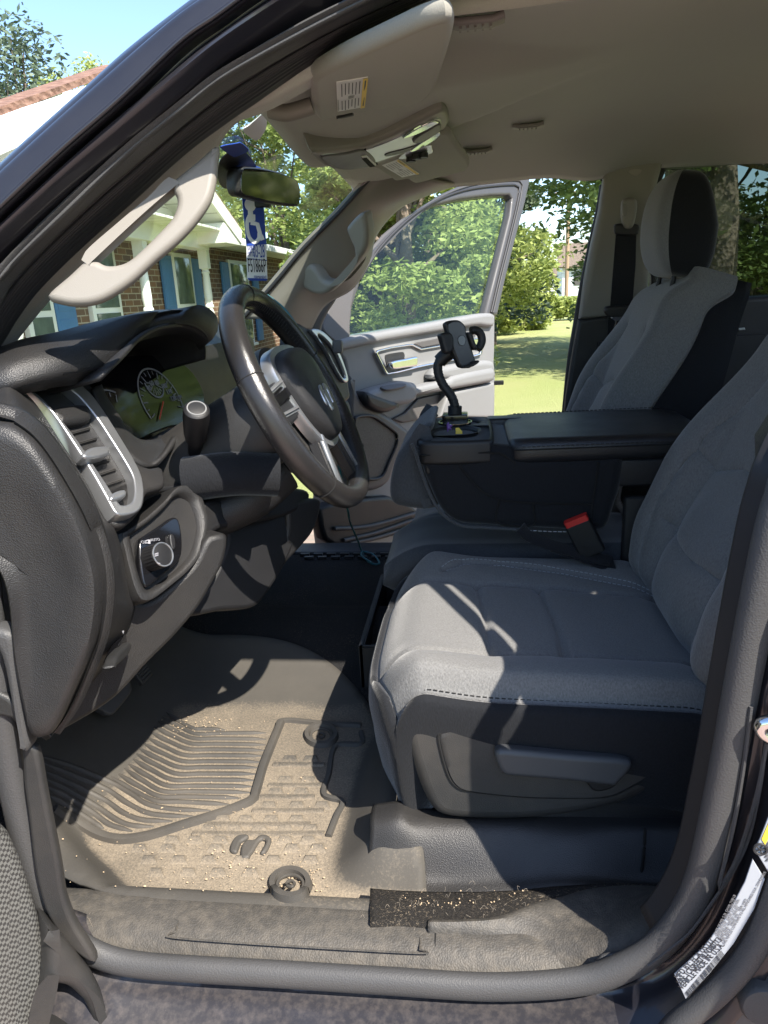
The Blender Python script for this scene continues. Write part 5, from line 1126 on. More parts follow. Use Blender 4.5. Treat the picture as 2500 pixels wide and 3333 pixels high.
for off, w_, mt in ((.5, .006, 'rubber_ribbed'), (.28, .004, 'rubber')):
    ln = [(a[0]*(1-off)+b[0]*off, a[1]*(1-off)+b[1]*off) for a, b in zip([(1182, 862), (1240, 800), (1300, 740), (1380, 670), (1450, 625), (1530, 590), (1620, 574), (1705, 572), (1712, 600), (1700, 660), (1672, 780), (1642, 900), (1615, 1020)], [(1160, 960), (1215, 840), (1280, 760), (1340, 710), (1420, 668), (1500, 648), (1590, 637), (1655, 634), (1668, 645), (1660, 700), (1635, 800), (1605, 920), (1582, 1015)])]
    tube('frame_seal', PC(ln, 60, pl=(DUP[0]+n2*.002, n2)), w_, M[mt], door, n=60)
plate('window_glass', [[(1120, 1110), (1150, 980), (1220, 810), (1340, 690), (1500, 630), (1690, 620), (1660, 780), (1600, 1040), (1300, 1090)]], (DH-n2*.03, n2), .005, M['glass'], door, bev=.001, smooth_n=0)
tri = [(1048, 1070), (1060, 1020), (1090, 960), (1130, 905), (1170, 865), (1168, 905), (1150, 980), (1142, 1060), (1140, 1098), (1100, 1118)]
plate('mirror_sail', [tri], (DH+DI*.012, n2), .03, M['doorgrey_dark'], door, bev=.01, smooth_n=60)
plate('hinge_pillar', [[(985, 1075), (1000, 1020), (1030, 985), (1080, 965), (1100, 970), (1070, 1020), (1050, 1070), (1055, 1130), (1010, 1120)]], (V((-.47, 1.74, 1.4)), (.5, -.85, 0)), .05, M['doorgrey_dark'], truck, bev=.015, smooth_n=60)
# handle bezel: silver outline, recess, pull
bz = ZD([(530, 590), (545, 570), (640, 545), (780, 522), (815, 520), (885, 555), (1000, 535), (1180, 500), (1330, 470), (1355, 480), (1360, 560), (1350, 600), (1310, 615), (1100, 655), (880, 700), (700, 745), (620, 758), (605, 740), (570, 670)])
bzi = ZD([(548, 592), (560, 580), (650, 557), (790, 535), (815, 535), (882, 568), (1000, 548), (1180, 514), (1325, 484), (1340, 490), (1345, 556), (1336, 592), (1300, 603), (1100, 640), (880, 685), (700, 730), (628, 743), (618, 730), (584, 665)])
bzl = plate('handle_bezel', [bz, bzi], dp(.016), .02, M['chrome'], door, bev=.004, smooth_n=0)
plate('bezel_panel', [bz], dp(.004), .02, M['doorgrey'], door, bev=.004, smooth_n=0)
plate('badge_strip', [ZD([(835, 520), (860, 508), (1050, 470), (1300, 430), (1310, 450), (1180, 490), (1000, 525), (890, 545)])], dp(.010), .012, M['doorgrey_dark'], door, bev=.002, smooth_n=0)
plate('handle_recess', [ZD([(600, 620), (620, 600), (730, 582), (750, 595), (752, 625), (720, 660), (650, 668), (640, 700), (615, 690)])], dp(.006), .01, M['leather'], door, bev=.002, smooth_n=50)
plate('door_handle', [ZD([(650, 668), (680, 650), (760, 635), (845, 618), (855, 635), (855, 680), (840, 692), (750, 705), (680, 715), (658, 705)])], dp(.035), .025, M['chrome'], door, bev=.006, smooth_n=50)
# armrest with window switches, pocket, speaker
plate('armrest', [ZD([(455, 910), (470, 890), (560, 860), (760, 808), (840, 820), (858, 840), (860, 855), (1110, 790), (1130, 770), (1250, 740), (1440, 705), (1455, 720), (1455, 800), (1420, 820), (1100, 880), (900, 915), (860, 920), (855, 950), (800, 985), (640, 1010), (560, 1000), (480, 970)])], dp(.07), .075, M['doorgrey'], door, bev=.022, res=5, smooth_n=0)
plate('armrest_pad', [ZD([(1000, 720), (1100, 690), (1300, 655), (1430, 650), (1455, 690), (1455, 740), (1440, 790), (1130, 850), (1115, 800), (980, 790)])], dp(.055), .06, M['doorgrey'], door, bev=.022, res=5, smooth_n=70)
plate('armrest_front', [ZD([(455, 905), (480, 890), (600, 930), (720, 980), (700, 1020), (600, 1055), (500, 1020), (460, 970)])], dp(.075), .07, M['leather'], door, bev=.02, smooth_n=50)
plate('window_switch', [ZD([(565, 850), (600, 838), (720, 820), (768, 830), (740, 850), (620, 872)])], (P(*ZD([(660, 845)])[0], pl=dp(.072)), (DI*.6+V((0, 0, .8)))), .01, M['doorgrey_dark'], door, bev=.003, smooth_n=40)
plate('map_pocket', [ZD([(860, 940), (1000, 910), (1090, 895), (1040, 1040), (990, 1080), (840, 1110), (740, 1130), (660, 1100), (760, 1050)])], dp(.012), .02, M['doorgrey_dark'], door, bev=.006, smooth_n=0)
plate('pocket_lip', [ZD([(1090, 895), (1450, 815), (1450, 1095), (1030, 1085), (1070, 960)])], dp(.05), .05, M['doorgrey'], door, bev=.015, smooth_n=0)
plate('speaker_bezel', [ZD([(345, 760), (380, 850), (430, 960), (520, 1010), (640, 1080), (780, 1180), (830, 1240), (760, 1330), (690, 1460), (640, 1580), (560, 1640), (440, 1650), (330, 1500), (320, 1300), (330, 1040)])], dp(.05), .06, M['doorgrey_dark'], door, bev=.02, smooth_n=80)
plate('speaker_grille', [ZD([(370, 1100), (400, 1080), (490, 1075), (560, 1110), (680, 1200), (695, 1240), (690, 1300), (630, 1440), (590, 1530), (540, 1560), (470, 1560), (380, 1500), (365, 1300)])], dp(.058), .02, M['grille'], door, bev=.004, smooth_n=80)
tube('speaker_rim', PC(ZD([(370, 1100), (400, 1080), (490, 1075), (560, 1110), (680, 1200), (695, 1240), (690, 1300), (630, 1440), (590, 1530), (540, 1560), (470, 1560), (380, 1500), (365, 1300), (370, 1100)]), 80, pl=dp(.062)), .006, M['leather'], door, n=80)
dk = plate('door_bottom', [zz([(210, 600), (330, 560), (600, 520), (750, 510), (900, 560), (980, 630), (960, 760), (900, 790), (640, 860), (480, 890), (330, 890), (260, 850), (230, 760)], 950, 1400, .42194)], dp(.03), .06, M['plastic'], door, bev=.015, smooth_n=0)
for L in ([(330, 760), (600, 740), (960, 640)], [(400, 850), (650, 790), (940, 690)], [(450, 875), (650, 830), (940, 740)]):
    tube('bottom_seal', PC(zz(L, 950, 1400, .42194), 30, pl=dp(.035)), .008, M['rubber'], door, n=30)
rbox('door_striker', P(1608, 1247, pl=dp(.0))+V((.02, .01, 0)), (.05, .02, .02), M['plastic'], door, r=.004)
# ---- driver's door, swung open at the left edge of the frame
ddoor = empty('driver_door'); ddoor.parent = truck; ddoor.matrix_parent_inverse = Matrix.Translation(-truck.location); ddoor['label'] = 'open driver door with a woven lower pocket panel'
Z8 = lambda l: zz(l, 0, 2100, .7535)
dd_ = ((-.55, -.10, .75), (1, -.28, .10))
plate('pocket_panel', [Z8([(-260, 700), (-60, 720), (0, 745), (55, 800), (110, 920), (150, 1040), (185, 1160), (205, 1260), (205, 1420), (190, 1560), (165, 1650), (120, 1700), (-260, 1750)])], dd_, .05, M['weave'], ddoor, bev=.014, res=5, smooth_n=0)
pq = Z8([(205, 1225), (250, 1250), (300, 1295), (370, 1385), (430, 1470), (462, 1560), (475, 1700), (150, 1760), (160, 1650), (195, 1500), (210, 1350)])
pho = Z8([(205, 1490), (240, 1480), (300, 1490), (350, 1530), (390, 1580), (410, 1690), (190, 1690), (180, 1600)])
plate('map_pocket', [pq, pho], ((-.50, -.06, .7), (.75, -.7, .12)), .06, M['plastic_dusty'], ddoor, bev=.014, res=5, smooth_n=70)
plate('pocket_back', [pq], ((-.55, -.02, .7), (.75, -.7, .12)), .02, M['black'], ddoor, bev=.004, smooth_n=60)
bm = bmesh.new(); ex = V((-.28, -.96, 0)).normalized(); box(bm, V((-.62, -.03, .95))+ex*.50, (1.0, .10, .95), ex=ex, ey=ex.cross(V((0, 0, 1)))); bmesh.ops.bevel(bm, geom=bm.edges[:], offset=.03, segments=3, affect='EDGES')
bmesh.ops.recalc_face_normals(bm, faces=bm.faces); fin('door_shell', bm, M['leather'], ddoor, angle=30)
# rear driver door edge at the lower right: seal curve and round bumper
rdd = rdr
es = [(2560, 2820), (2500, 2990), (2450, 3090), (2390, 3170), (2320, 3240), (2260, 3290), (2200, 3340), (2150, 3400)]
tube('door_seal', PC(es, 50, pl=lp), .013, M['rubber'], rdd, n=50, up=(0, 1, 0))
plate('door_edge', [[(2600, 2850), (2530, 3010), (2480, 3110), (2420, 3190), (2340, 3270), (2270, 3330), (2220, 3420), (2700, 3420)]], (V(lp[0])+V((0, .015, 0)), lp[1]), .05, M['doorgrey_dark'], rdd, bev=.01, smooth_n=0)
bm = bmesh.new(); bc = P(2485, 3265, pl=lp); bn = V(lp[1]).normalized(); fx, fy, _ = basis(bn)
rows = [[bc+bn*h+(fx*math.cos(2*math.pi*k/32)+fy*math.sin(2*math.pi*k/32))*r_ for k in range(32)] for r_, h in ((.024, -.02), (.024, .004), (.021, .008), (.012, .009))]
vs = grid(bm, rows, closeu=True); bm.faces.new(vs[-1]); bmesh.ops.recalc_face_normals(bm, faces=bm.faces); fin('door_bumper', bm, M['rubber'], rdd)
tube('striker', PC([(2540, 2345), (2490, 2352), (2478, 2365), (2490, 2390), (2540, 2420)], 20, pl=((.3, -.03, 1), (-.3, -1, 0))), .007, M['chrome'], truck, n=20, up=(0, 1, 0))
# ================================================================ LOOSE THINGS IN THE TRUCK
# floor mat
FM = [(-1.02, .30), (-1.0, .60), (-.93, .76), (-.78, .82), (-.60, .84), (-.44, .825), (-.33, .775), (-.245, .69), (-.20, .60), (-.155, .47), (-.115, .40), (-.10, .33), (-.12, .265), (-.115, .225), (-.08, .205), (-.07, .075), (-.08, .062), (-.25, .066), (-.40, .070), (-.47, .085), (-.55, .105), (-.64, .140), (-.72, .19), (-.80, .24), (-.90, .28)]
ol = [(p.x, p.y) for p in rs([V((a, b, 0)) for a, b in FM], 260, True)]
def inside(x, y):
    c = False; j = len(ol)-1
    for i in range(len(ol)):
        (xi, yi), (xj, yj) = ol[i], ol[j]
        if (yi > y) != (yj > y) and x < (xj-xi)*(y-yi)/(yj-yi)+xi: c = not c
        j = i
    return c
def mz(x, y):
    z = fz(x, y)+.006
    z += .048*sm(.150, .104, y)-.010*sm(.10, .06, y)                       # front flap lying over the sill
    d = (x+.50)*-.588+(y-.14)*-.809; z = max(z, fz(x, y)+.006+.042*sm(.0, .05, d)*sm(-.40, -.48, x))   # lip by the hinge pillar
    z += .055*sm(-.235, -.135, x)*sm(.62, .40, y)*sm(.15, .22, y)   # raised seat-side lip
    z += .012*sm(.80, .90, y)
    return z
mat_t = empty('floor_mat', (-.5, .5, .65), 'dusty black rubber floor mat full of sand in the driver footwell', 'floor mat')
bm = bmesh.new(); st = .0085; vd = {}
nx, ny = int(.98/st), int(.90/st)
ok = [[inside(-1.04+st*i, .05+st*j) for j in range(ny+1)] for i in range(nx+1)]
def gv(i, j):
    if (i, j) not in vd:
        x, y = -1.04+st*i, .05+st*j
        vd[(i, j)] = bm.verts.new((x, y, mz(x, y)))
    return vd[(i, j)]
for i in range(nx):
    for j in range(ny):
        if ok[i][j] and ok[i+1][j] and ok[i][j+1] and ok[i+1][j+1]: bm.faces.new((gv(i, j), gv(i+1, j), gv(i+1, j+1), gv(i, j+1)))
# smooth the stair-stepped border onto the outline
for v in bm.verts:
    if v.is_boundary:
        best = min(ol, key=lambda p: (p[0]-v.co.x)**2+(p[1]-v.co.y)**2); v.co.x, v.co.y = best; v.co.z = mz(*best)-.002
bmesh.ops.recalc_face_normals(bm, faces=bm.faces)
sheet = fin('mat_sheet', bm, M['mat'], mat_t, angle=0); solid(sheet, .005)
Z9 = lambda l: zz(l, 0, 2100, .7535)
def onmat(px, py, dz=0):
    za = .76
    for _ in range(160):
        p = P(px, py, z=za)
        if za <= mz(p.x, p.y)+dz: break
        za -= .0007
    return p
RIDGES = []
tops = [(720, 290), (703, 310), (685, 330), (668, 352), (652, 376), (638, 400), (620, 425), (602, 447), (590, 470), (575, 492), (556, 514), (537, 532), (513, 556), (478, 570)]
rend = [(972, 368), (1150, 380), (1150, 408), (1148, 432), (1142, 456), (1136, 480), (1126, 506), (1114, 530), (1104, 558), (1098, 585), (1090, 612), (1080, 638), (1040, 662), (992, 690)]
bend = [(835, 362), (845, 385), (835, 405), (828, 428), (815, 452), (800, 478), (790, 504), (775, 530), (762, 558), (745, 584), (725, 610), (705, 634), (690, 656), (675, 676)]
for t_, b_, e_ in zip(tops, bend, rend): RIDGES.append([t_, ((t_[0]+b_[0])/2-4, (t_[1]+b_[1])/2+4), b_, ((b_[0]*2+e_[0])/3, b_[1]*.75+e_[1]*.25), e_])
RIDGES += [[(170, 478), (300, 520), (470, 590), (560, 640), (640, 690), (760, 712), (910, 716)], [(178, 505), (300, 556), (460, 625), (560, 690), (640, 728), (740, 740), (835, 740)], [(185, 540), (300, 595), (450, 670), (540, 730), (620, 758), (745, 762)], [(195, 575), (300, 630), (420, 700), (520, 765), (590, 784), (665, 784)], [(205, 610), (300, 662), (400, 725), (480, 780), (572, 806)], [(215, 650), (300, 700), (380, 752), (448, 795)], [(228, 690), (300, 738), (360, 775), (420, 800)]]
bm = bmesh.new()
for L in RIDGES:
    q = rs([onmat(*p) for p in Z9(L)], 30)
    sweep(bm, [p+V((0, 0, -.0005)) for p in q], [(-.0052, -.002), (-.0036, .0045), (0, .0058), (.0036, .0045), (.0052, -.002)], scale=lambda f: min(1, .35+6*min(f, 1-f)))
# border rib, dead pedal rib, drain rings
for L, w_ in (([(230, 712), (330, 770), (430, 825), (520, 845), (640, 830), (800, 780), (960, 730), (1060, 690), (1095, 670), (1105, 640), (1140, 520), (1180, 420), (1215, 335)], 1.5), ([(1105, 660), (1150, 500), (1200, 380), (1222, 330), (1420, 345), (1560, 350)], 1.1), ([(1560, 378), (1560, 430), (1450, 440), (1420, 560), (1400, 650), (1480, 680), (1455, 740), (1420, 830)], 1.0)):
    q = rs([onmat(*p) for p in Z9(L)], 50); sweep(bm, q, [(-.006*w_, -.002), (-.004*w_, .006*w_), (0, .007*w_), (.004*w_, .006*w_), (.006*w_, -.002)])
for cx, cy, rx, ry in ((1255, 1040, 78, 58), (1388, 395, 62, 42)):
    q = [onmat(*p) for p in Z9([(cx+rx*math.cos(2*math.pi*i/40), cy+ry*math.sin(2*math.pi*i/40)) for i in range(40)])]
    sweep(bm, q, [(-.007, -.002), (-.004, .010), (.004, .010), (.007, -.002)], closed=True)
    c_ = sum(q, V())/40; sweep(bm, [c_+(p-c_)*.72+V((0, 0, .002)) for p in q], circ(.003, 6), closed=True)
    sweep(bm, [c_+(p-c_)*.22+V((0, 0, .003)) for p in q], circ(.0025, 6), closed=True)
bmesh.ops.recalc_face_normals(bm, faces=bm.faces); fin('mat_ribs', bm, M['mat_rib'], mat_t, angle=60)
bm = bmesh.new()
# small trapezoid treads with a crest, in broken rows
for y_, xs_ in ((760, (960, 1060, 1170, 1280)), (800, (900, 1010, 1120, 1230, 1340)), (850, (360, 740, 840, 950, 1230, 1330)), (885, (470, 600, 720, 930, 1260, 1370)), (935, (500, 640, 770, 900, 1040, 1180, 1340)), (990, (540, 670, 810, 940, 1080)), (1045, (570, 700, 830, 1000, 1110)), (500, (1250, 1340)), (590, (1230, 1330)), (640, (1190, 1300)), (700, (1160, 1280, 1390))):
    for x_ in xs_:
        pc0 = onmat(*Z9([(x_, y_)])[0])
        if pc0.y < .175 or (pc0.x+.50)*-.588+(pc0.y-.14)*-.809 > -.03: continue
        a, b, c_, d = [onmat(*p) for p in Z9([(x_-45, y_+18), (x_+45, y_+18), (x_+22, y_-14), (x_-18, y_-14)])]
        vs = [bm.verts.new(p+V((0, 0, h))) for p, h in ((a, -.001), (b, -.001), (c_, .0055), (d, .0055))]; bm.faces.new(vs)
        e1, e2 = bm.verts.new(c_+V((.004, .010, -.002))), bm.verts.new(d+V((-.004, .010, -.002))); bm.faces.new((vs[3], vs[2], e1, e2)); bm.faces.new((vs[1], e1, vs[2])); bm.faces.new((vs[0], vs[3], e2))
    L = [onmat(*p) for p in Z9([(xs_[0]-70, y_+20), (sum(xs_)/len(xs_), y_+22), (min(xs_[-1]+60, 1400), y_+20)])]
    if min(p.y for p in L) < .155 or L[0].x < -.50: continue
    sweep(bm, rs(L, 12), [(-.010, -.002), (-.006, .004), (.001, .0045), (.004, -.002)])
bmesh.ops.recalc_face_normals(bm, faces=bm.faces); fin('mat_treads', bm, M['mat'], mat_t, angle=30)
# moulded horned head on the mat
ZE = lambda l: zz(l, 600, 2600, .3014)
ez_ = mz(-.33, .33)+.006
for L in ([(490, 540), (500, 480), (540, 410), (600, 378), (680, 375), (690, 400), (650, 430), (610, 455), (590, 500), (565, 560), (520, 565)], [(612, 622), (610, 520), (640, 460), (690, 430), (750, 430), (800, 388), (860, 375), (920, 395), (938, 430), (905, 520), (860, 575), (820, 575), (832, 540), (872, 470), (868, 435), (830, 428), (790, 470), (750, 540), (712, 590), (692, 622)]):
    plate('mat_emblem', [ZE(L)], ((0, 0, ez_), (0, 0, 1)), .010, M['mat_rib'], mat_t, bev=.004, smooth_n=70)
# loose grit and wood crumbs
gb = bmesh.new()
for _ in range(420):
    px, py = random.choice(((random.gauss(870, 90), random.gauss(345, 25)), (random.gauss(1330, 90), random.gauss(1010, 50)), (random.uniform(250, 1350), random.uniform(560, 1060)), (random.gauss(1000, 180), random.gauss(960, 90))))
    q = Z9([(px, py)])[0]
    if px > 1420 or py < 300 or py > 1065: continue
    p = onmat(*q, .004); r_ = random.choice((.0005, .0006, .0008, .001, .0014)); s_ = bmesh.ops.create_icosphere(gb, subdivisions=1, radius=r_, matrix=Matrix.Translation(p) @ Matrix.Diagonal((random.uniform(.7, 1.8), random.uniform(.6, 1.3), .7, 1)))
for _ in range(120):
    p = P(*zz([(random.uniform(60, 660), random.gauss(1140, 35))], 1250, 2100, .7535)[0], z=.708); bmesh.ops.create_icosphere(gb, subdivisions=1, radius=random.choice((.0006, .0009, .0012)), matrix=Matrix.Translation(p))
M['grit'] = plain('sand and wood crumbs', (.45, .34, .22), .9, var=.5)
grit = fin('grit', gb, M['grit'], None, smooth=False); tag(grit, 'pale sand grains and wood crumbs scattered on the floor', 'grit', kind='stuff')
gb = bmesh.new()
for _ in range(40):
    p = P(*zz([(random.gauss(330, 190), random.gauss(1125, 45))], 1250, 2100, .7535)[0], z=.712)+V((0, 0, random.random()*.004)); a = random.random()*6.3; l = random.uniform(.004, .010)
    sweep(gb, rs([p, p+V((math.cos(a)*l*.5, math.sin(a)*l*.5, .004)), p+V((math.cos(a+.7)*l, math.sin(a+.7)*l, .001))], 6), circ(.00012, 4))
for _ in range(40):
    q = random.choice(((random.uniform(300, 420), random.gauss(1160, 20)), (random.uniform(20, 420), random.uniform(560, 1300))))
    if q[1] > 1100: p = P(*zz([q], 0, 2100, .7535)[0], z=.70)
    else: continue
    a = random.random()*6.3; l = random.uniform(.01, .03); sweep(gb, rs([p, p+V((math.cos(a)*l*.5, math.sin(a)*l*.5, .005)), p+V((math.cos(a+.9)*l, math.sin(a+.9)*l, .001))], 6), circ(.00012, 4))
hair = fin('straw', gb, plain('dry straw and hair', (.32, .27, .21), .8), None); tag(hair, 'dry straw and pet hair caught in the floor carpet', 'straw', kind='stuff')
# phone holder in the cup holder
ph = empty('phone_holder', (CUPS[1][0], CUPS[1][1], 1.17), 'black gooseneck phone holder standing in the console cup holder', 'phone holder')
YP = CUPS[1][1]
gn_ = PC(ZD([(1138, 1100), (1138, 1000), (1110, 920), (1050, 840), (1015, 760), (1008, 690), (1030, 640), (1075, 600), (1110, 580)]), 60, y=YP)
bm = bmesh.new(); sweep(bm, gn_, circ(.0105, 14), up=(0, 1, 0), scale=lambda f: 1+.05*math.sin(f*240)); bmesh.ops.recalc_face_normals(bm, faces=bm.faces); fin('gooseneck', bm, M['leather'], ph, angle=60)
tube('neck_sleeve', PC(ZD([(1020, 655), (1060, 615), (1100, 590)]), 10, y=YP), .016, M['plastic'], ph, n=10, up=(0, 1, 0))
tube('neck_sleeve', PC(ZD([(1138, 1075), (1140, 1000)]), 6, y=YP), .016, M['plastic'], ph, n=6, up=(0, 1, 0))
pp = (P(*ZD([(1200, 520)])[0], y=YP-.03), V((.42, -.86, .10)))
plate('cradle', [ZD([(1065, 375), (1078, 350), (1110, 337), (1165, 335), (1195, 350), (1225, 385), (1232, 430), (1262, 520), (1300, 640), (1308, 672), (1290, 692), (1235, 705), (1195, 705), (1172, 690), (1150, 640), (1125, 590), (1095, 480)])], pp, .018, M['plastic'], ph, bev=.005, smooth_n=90)
plate('cradle_face', [ZD([(1085, 385), (1098, 362), (1125, 350), (1165, 347), (1190, 360), (1213, 395), (1240, 500), (1290, 655), (1270, 680), (1225, 692), (1195, 690), (1178, 672), (1140, 580), (1105, 470)])], pp, .004, plain('satin grey plastic', (.05, .05, .052), .3), ph, bev=.001, lift=.0015, smooth_n=90)
plate('cradle_badge', [ZD([(1158, 490), (1165, 465), (1190, 452), (1212, 465), (1220, 495), (1210, 525), (1190, 536), (1168, 522)])], pp, .004, M['gloss'], ph, bev=.001, lift=.003, smooth_n=50)
plate('side_arm', [ZD([(1032, 450), (1060, 432), (1100, 430), (1125, 450), (1135, 500), (1130, 560), (1110, 590), (1085, 592), (1065, 575), (1045, 500)])], (V(pp[0])+V((0, -.012, 0)), pp[1]), .025, M['leather'], ph, bev=.006, smooth_n=60)
plate('side_arm', [ZD([(1240, 435), (1262, 428), (1280, 440), (1300, 500), (1322, 550), (1312, 566), (1285, 555), (1262, 500)])], (V(pp[0])+V((0, -.012, 0)), pp[1]), .025, M['leather'], ph, bev=.006, smooth_n=60)
tube('arm_pad', PC(ZD([(1262, 420), (1300, 415), (1335, 440), (1348, 490), (1335, 535), (1315, 558)]), 24, pl=pp), .009, M['leather'], ph, n=24, up=(0, 1, 0))
plate('foot_ledge', [ZD([(1215, 690), (1240, 680), (1275, 672), (1290, 655), (1320, 645), (1335, 655), (1310, 680), (1280, 690), (1260, 705), (1220, 705)])], (V(pp[0])+V((0, -.02, 0)), pp[1]), .03, M['leather'], ph, bev=.005, smooth_n=50)
rbox('clamp_block', P(*ZD([(1142, 1105)])[0], y=YP)+V((0, 0, 0)), (.058, .05, .03), M['gloss'], ph, r=.004)
bm = bmesh.new(); cc = P(*ZD([(1142, 1150)])[0], y=YP-.02); sweep(bm, [cc+V((0, 0, .008)), cc+V((0, 0, -.06))], circ(.036, 28), up=(0, 1, 0)); bmesh.ops.recalc_face_normals(bm, faces=bm.faces); fin('cup_base', bm, M['gloss'], ph, angle=30)
bm = bmesh.new(); sweep(bm, [cc+V((.037*math.cos(a*math.pi/20), .037*math.sin(a*math.pi/20), .008)) for a in range(40)], circ(.002, 6), closed=True); fin('base_ring', bm, M['chrome'], ph)
# small things in the near cup
tagp = (P(*ZD([(1170, 1185)])[0], y=CUPS[0][1]), (0.2, -1, .3))
yt = plate('paper_tag', [ZD([(1145, 1168), (1170, 1165), (1197, 1195), (1197, 1215), (1145, 1215)])], tagp, .002, M['yellow'], None, bev=.0005, smooth_n=0); tag(yt, 'small yellow tag sticking up in the near cup holder', 'tag')
up = plate('hair_clip', [ZD([(1078, 1140), (1092, 1122), (1100, 1140), (1125, 1150), (1110, 1165), (1118, 1185), (1095, 1178), (1085, 1200), (1080, 1170)])], tagp, .008, M['purple'], None, bev=.002, smooth_n=40); tag(up, 'small purple plastic clip in the near cup holder', 'clip')
# teal cord trailing from behind the wheel to the floor
cd = [P(870, 960, x=-.55), P(930, 1010, x=-.50), P(985, 1090, x=-.45), P(1000, 1120, x=-.42)]
cord = tube('charging_cord', cd+[P(1060, 1300, y=1.0), P(1100, 1500, y=1.0), P(1132, 1660, y=1.1), P(1140, 1700, y=1.25), P(1165, 1760, y=1.4), P(1178, 1795, z=.68), P(1200, 1830, z=.68), P(1235, 1835, z=.68), P(1215, 1805, z=.68), P(1180, 1795, z=.683), P(1178, 1810, z=.684), P(1210, 1832, z=.684)], .003, M['teal'], None, n=120)
tag(cord, 'thin teal cord hanging from the dashboard to the far floor', 'cord')
# hanging placard
plq = (V((-.37, .97, 1.55)), (.62, -.78, 0))
pc_ = empty('parking_placard', plq[0], 'blue and white disabled parking placard hanging from the mirror', 'placard')
Z2p = lambda l: zz(l, 600, 450, .42194)
plate('placard_card', [Z2p([(403, 185), (415, 176), (590, 225), (612, 520), (632, 820), (642, 1085), (635, 1100), (500, 1097), (487, 1085), (480, 830), (445, 455), (405, 260)])], plq, .0016, M['white'], pc_, bev=.0004, smooth_n=0)
plate('blue_field', [Z2p([(403, 187), (415, 177), (590, 225), (612, 520), (632, 818), (480, 830), (445, 455), (405, 260)])], plq, .0016, M['blue'], pc_, bev=.0003, smooth_n=0, lift=.0009)
plate('blue_strip', [Z2p([(488, 1078), (640, 1084), (640, 1092), (632, 1101), (505, 1098), (490, 1088)])], plq, .0016, M['blue'], pc_, bev=.0003, smooth_n=0, lift=.0009)
plate('blue_line', [Z2p([(484, 924), (637, 940), (637, 946), (484, 931)])], plq, .0016, M['inkblue'], pc_, bev=.0002, smooth_n=0, lift=.0009)
pn = V(plq[1]).normalized(); pe0, pe1 = P(*Z2p([(490, 1030)])[0], pl=plq), P(*Z2p([(638, 1032)])[0], pl=plq); pex = (pe1-pe0).normalized(); pey = pn.cross(pex)
if pey.z < 0: pey = -pey
def ptext(s_, a, size, mat, sx=1, bold=.0, font=None): return text('placard_print', s_, P(*Z2p([a])[0], pl=plq)+pn*.0014, pex, pey, size, mat, pc_, t=.0002, sx=sx, bold=bold)
ptext('F51866P', (490, 1032), .040, M['ink'], .30, .0001)
ptext('03-28', (532, 918), .038, M['inkblue'], .30, .0001)
for k, s_ in enumerate(('EXPIRES', 'LAST', 'DAY OF')): ptext(s_, (486+8*(k == 1), 858+26*k), .013, M['inkblue'], .36)
ptext('PERMANENT', (536, 1082), .0085, M['inkblue'], .6)
text('placard_print', 'NOTICE', P(*Z2p([(420, 207)])[0], pl=plq)+pn*.0024, pex, pey, .010, M['white'], pc_, t=.0002, sx=.6)
bm = bmesh.new(); K = lambda l: [P(*p, pl=plq)+pn*.0016 for p in Z2p(l)]
fl = lambda w_: [(-w_, 0), (0, .0006), (w_, 0)]
sweep(bm, K([(506, 545), (513, 650)]), fl(.0055), up=pn); sweep(bm, K([(508, 600), (545, 606)]), fl(.0042), up=pn); sweep(bm, K([(512, 620), (545, 626)]), fl(.0035), up=pn)
sweep(bm, K([(510, 650), (562, 664), (590, 768)]), fl(.0048), up=pn); sweep(bm, K([(580, 774), (610, 762)]), fl(.005), up=pn)
sweep(bm, rs(K([(500, 598), (484, 640), (484, 700), (498, 760), (525, 795), (548, 800), (572, 775), (575, 735)]), 40), fl(.004), up=pn)
hd_ = K([(506, 515)])[0]; bmesh.ops.create_circle(bm, cap_ends=True, segments=24, radius=.0125, matrix=Matrix.Translation(hd_) @ pn.to_track_quat('Z', 'Y').to_matrix().to_4x4())
fin('wheelchair_symbol', bm, M['white'], pc_, smooth=False)
# ================================================================ THE PLACE OUTSIDE
def sheet_(name, x0, x1, y0, y1, z, mat, kind='structure', nx=2, ny=2, f=None):
    rows = [[V((x0+(x1-x0)*i/nx, y0+(y1-y0)*j/ny, z+(f(x0+(x1-x0)*i/nx, y0+(y1-y0)*j/ny) if f else 0))) for j in range(ny+1)] for i in range(nx+1)]
    bm = bmesh.new(); grid(bm, rows); bmesh.ops.recalc_face_normals(bm, faces=bm.faces)
    if sum(q.normal.z for q in bm.faces) < 0: bmesh.ops.reverse_faces(bm, faces=bm.faces)
    o = fin(name, bm, mat, None); tag(o, kind=kind); return o
sheet_('ground', -700, 700, -700, 700, 0, M['grass'])
def paverm():
    m_, t, b = newmat('pink brick paving'); v = coord(t); k = nd(t, 'TexBrick'); t.links.new(v, k.inputs['Vector']); k.inputs['Scale'].default_value = 1; k.inputs['Brick Width'].default_value = .2; k.inputs['Row Height'].default_value = .1; k.inputs['Mortar Size'].default_value = .006
    k.inputs['Color1'].default_value = (.38, .26, .22, 1); k.inputs['Color2'].default_value = (.30, .20, .17, 1); k.inputs['Mortar'].default_value = (.25, .22, .19, 1)
    t.links.new(k.outputs[0], b.inputs['Base Color']); b.inputs['Roughness'].default_value = .9; bump(t, b, k.outputs[1], .4, -.005); return m_
sheet_('driveway', -3.2, 6, -6, 4.3, .004, paverm())
sheet_('road', -60, 90, 39, 43, .004, M['asphalt'])
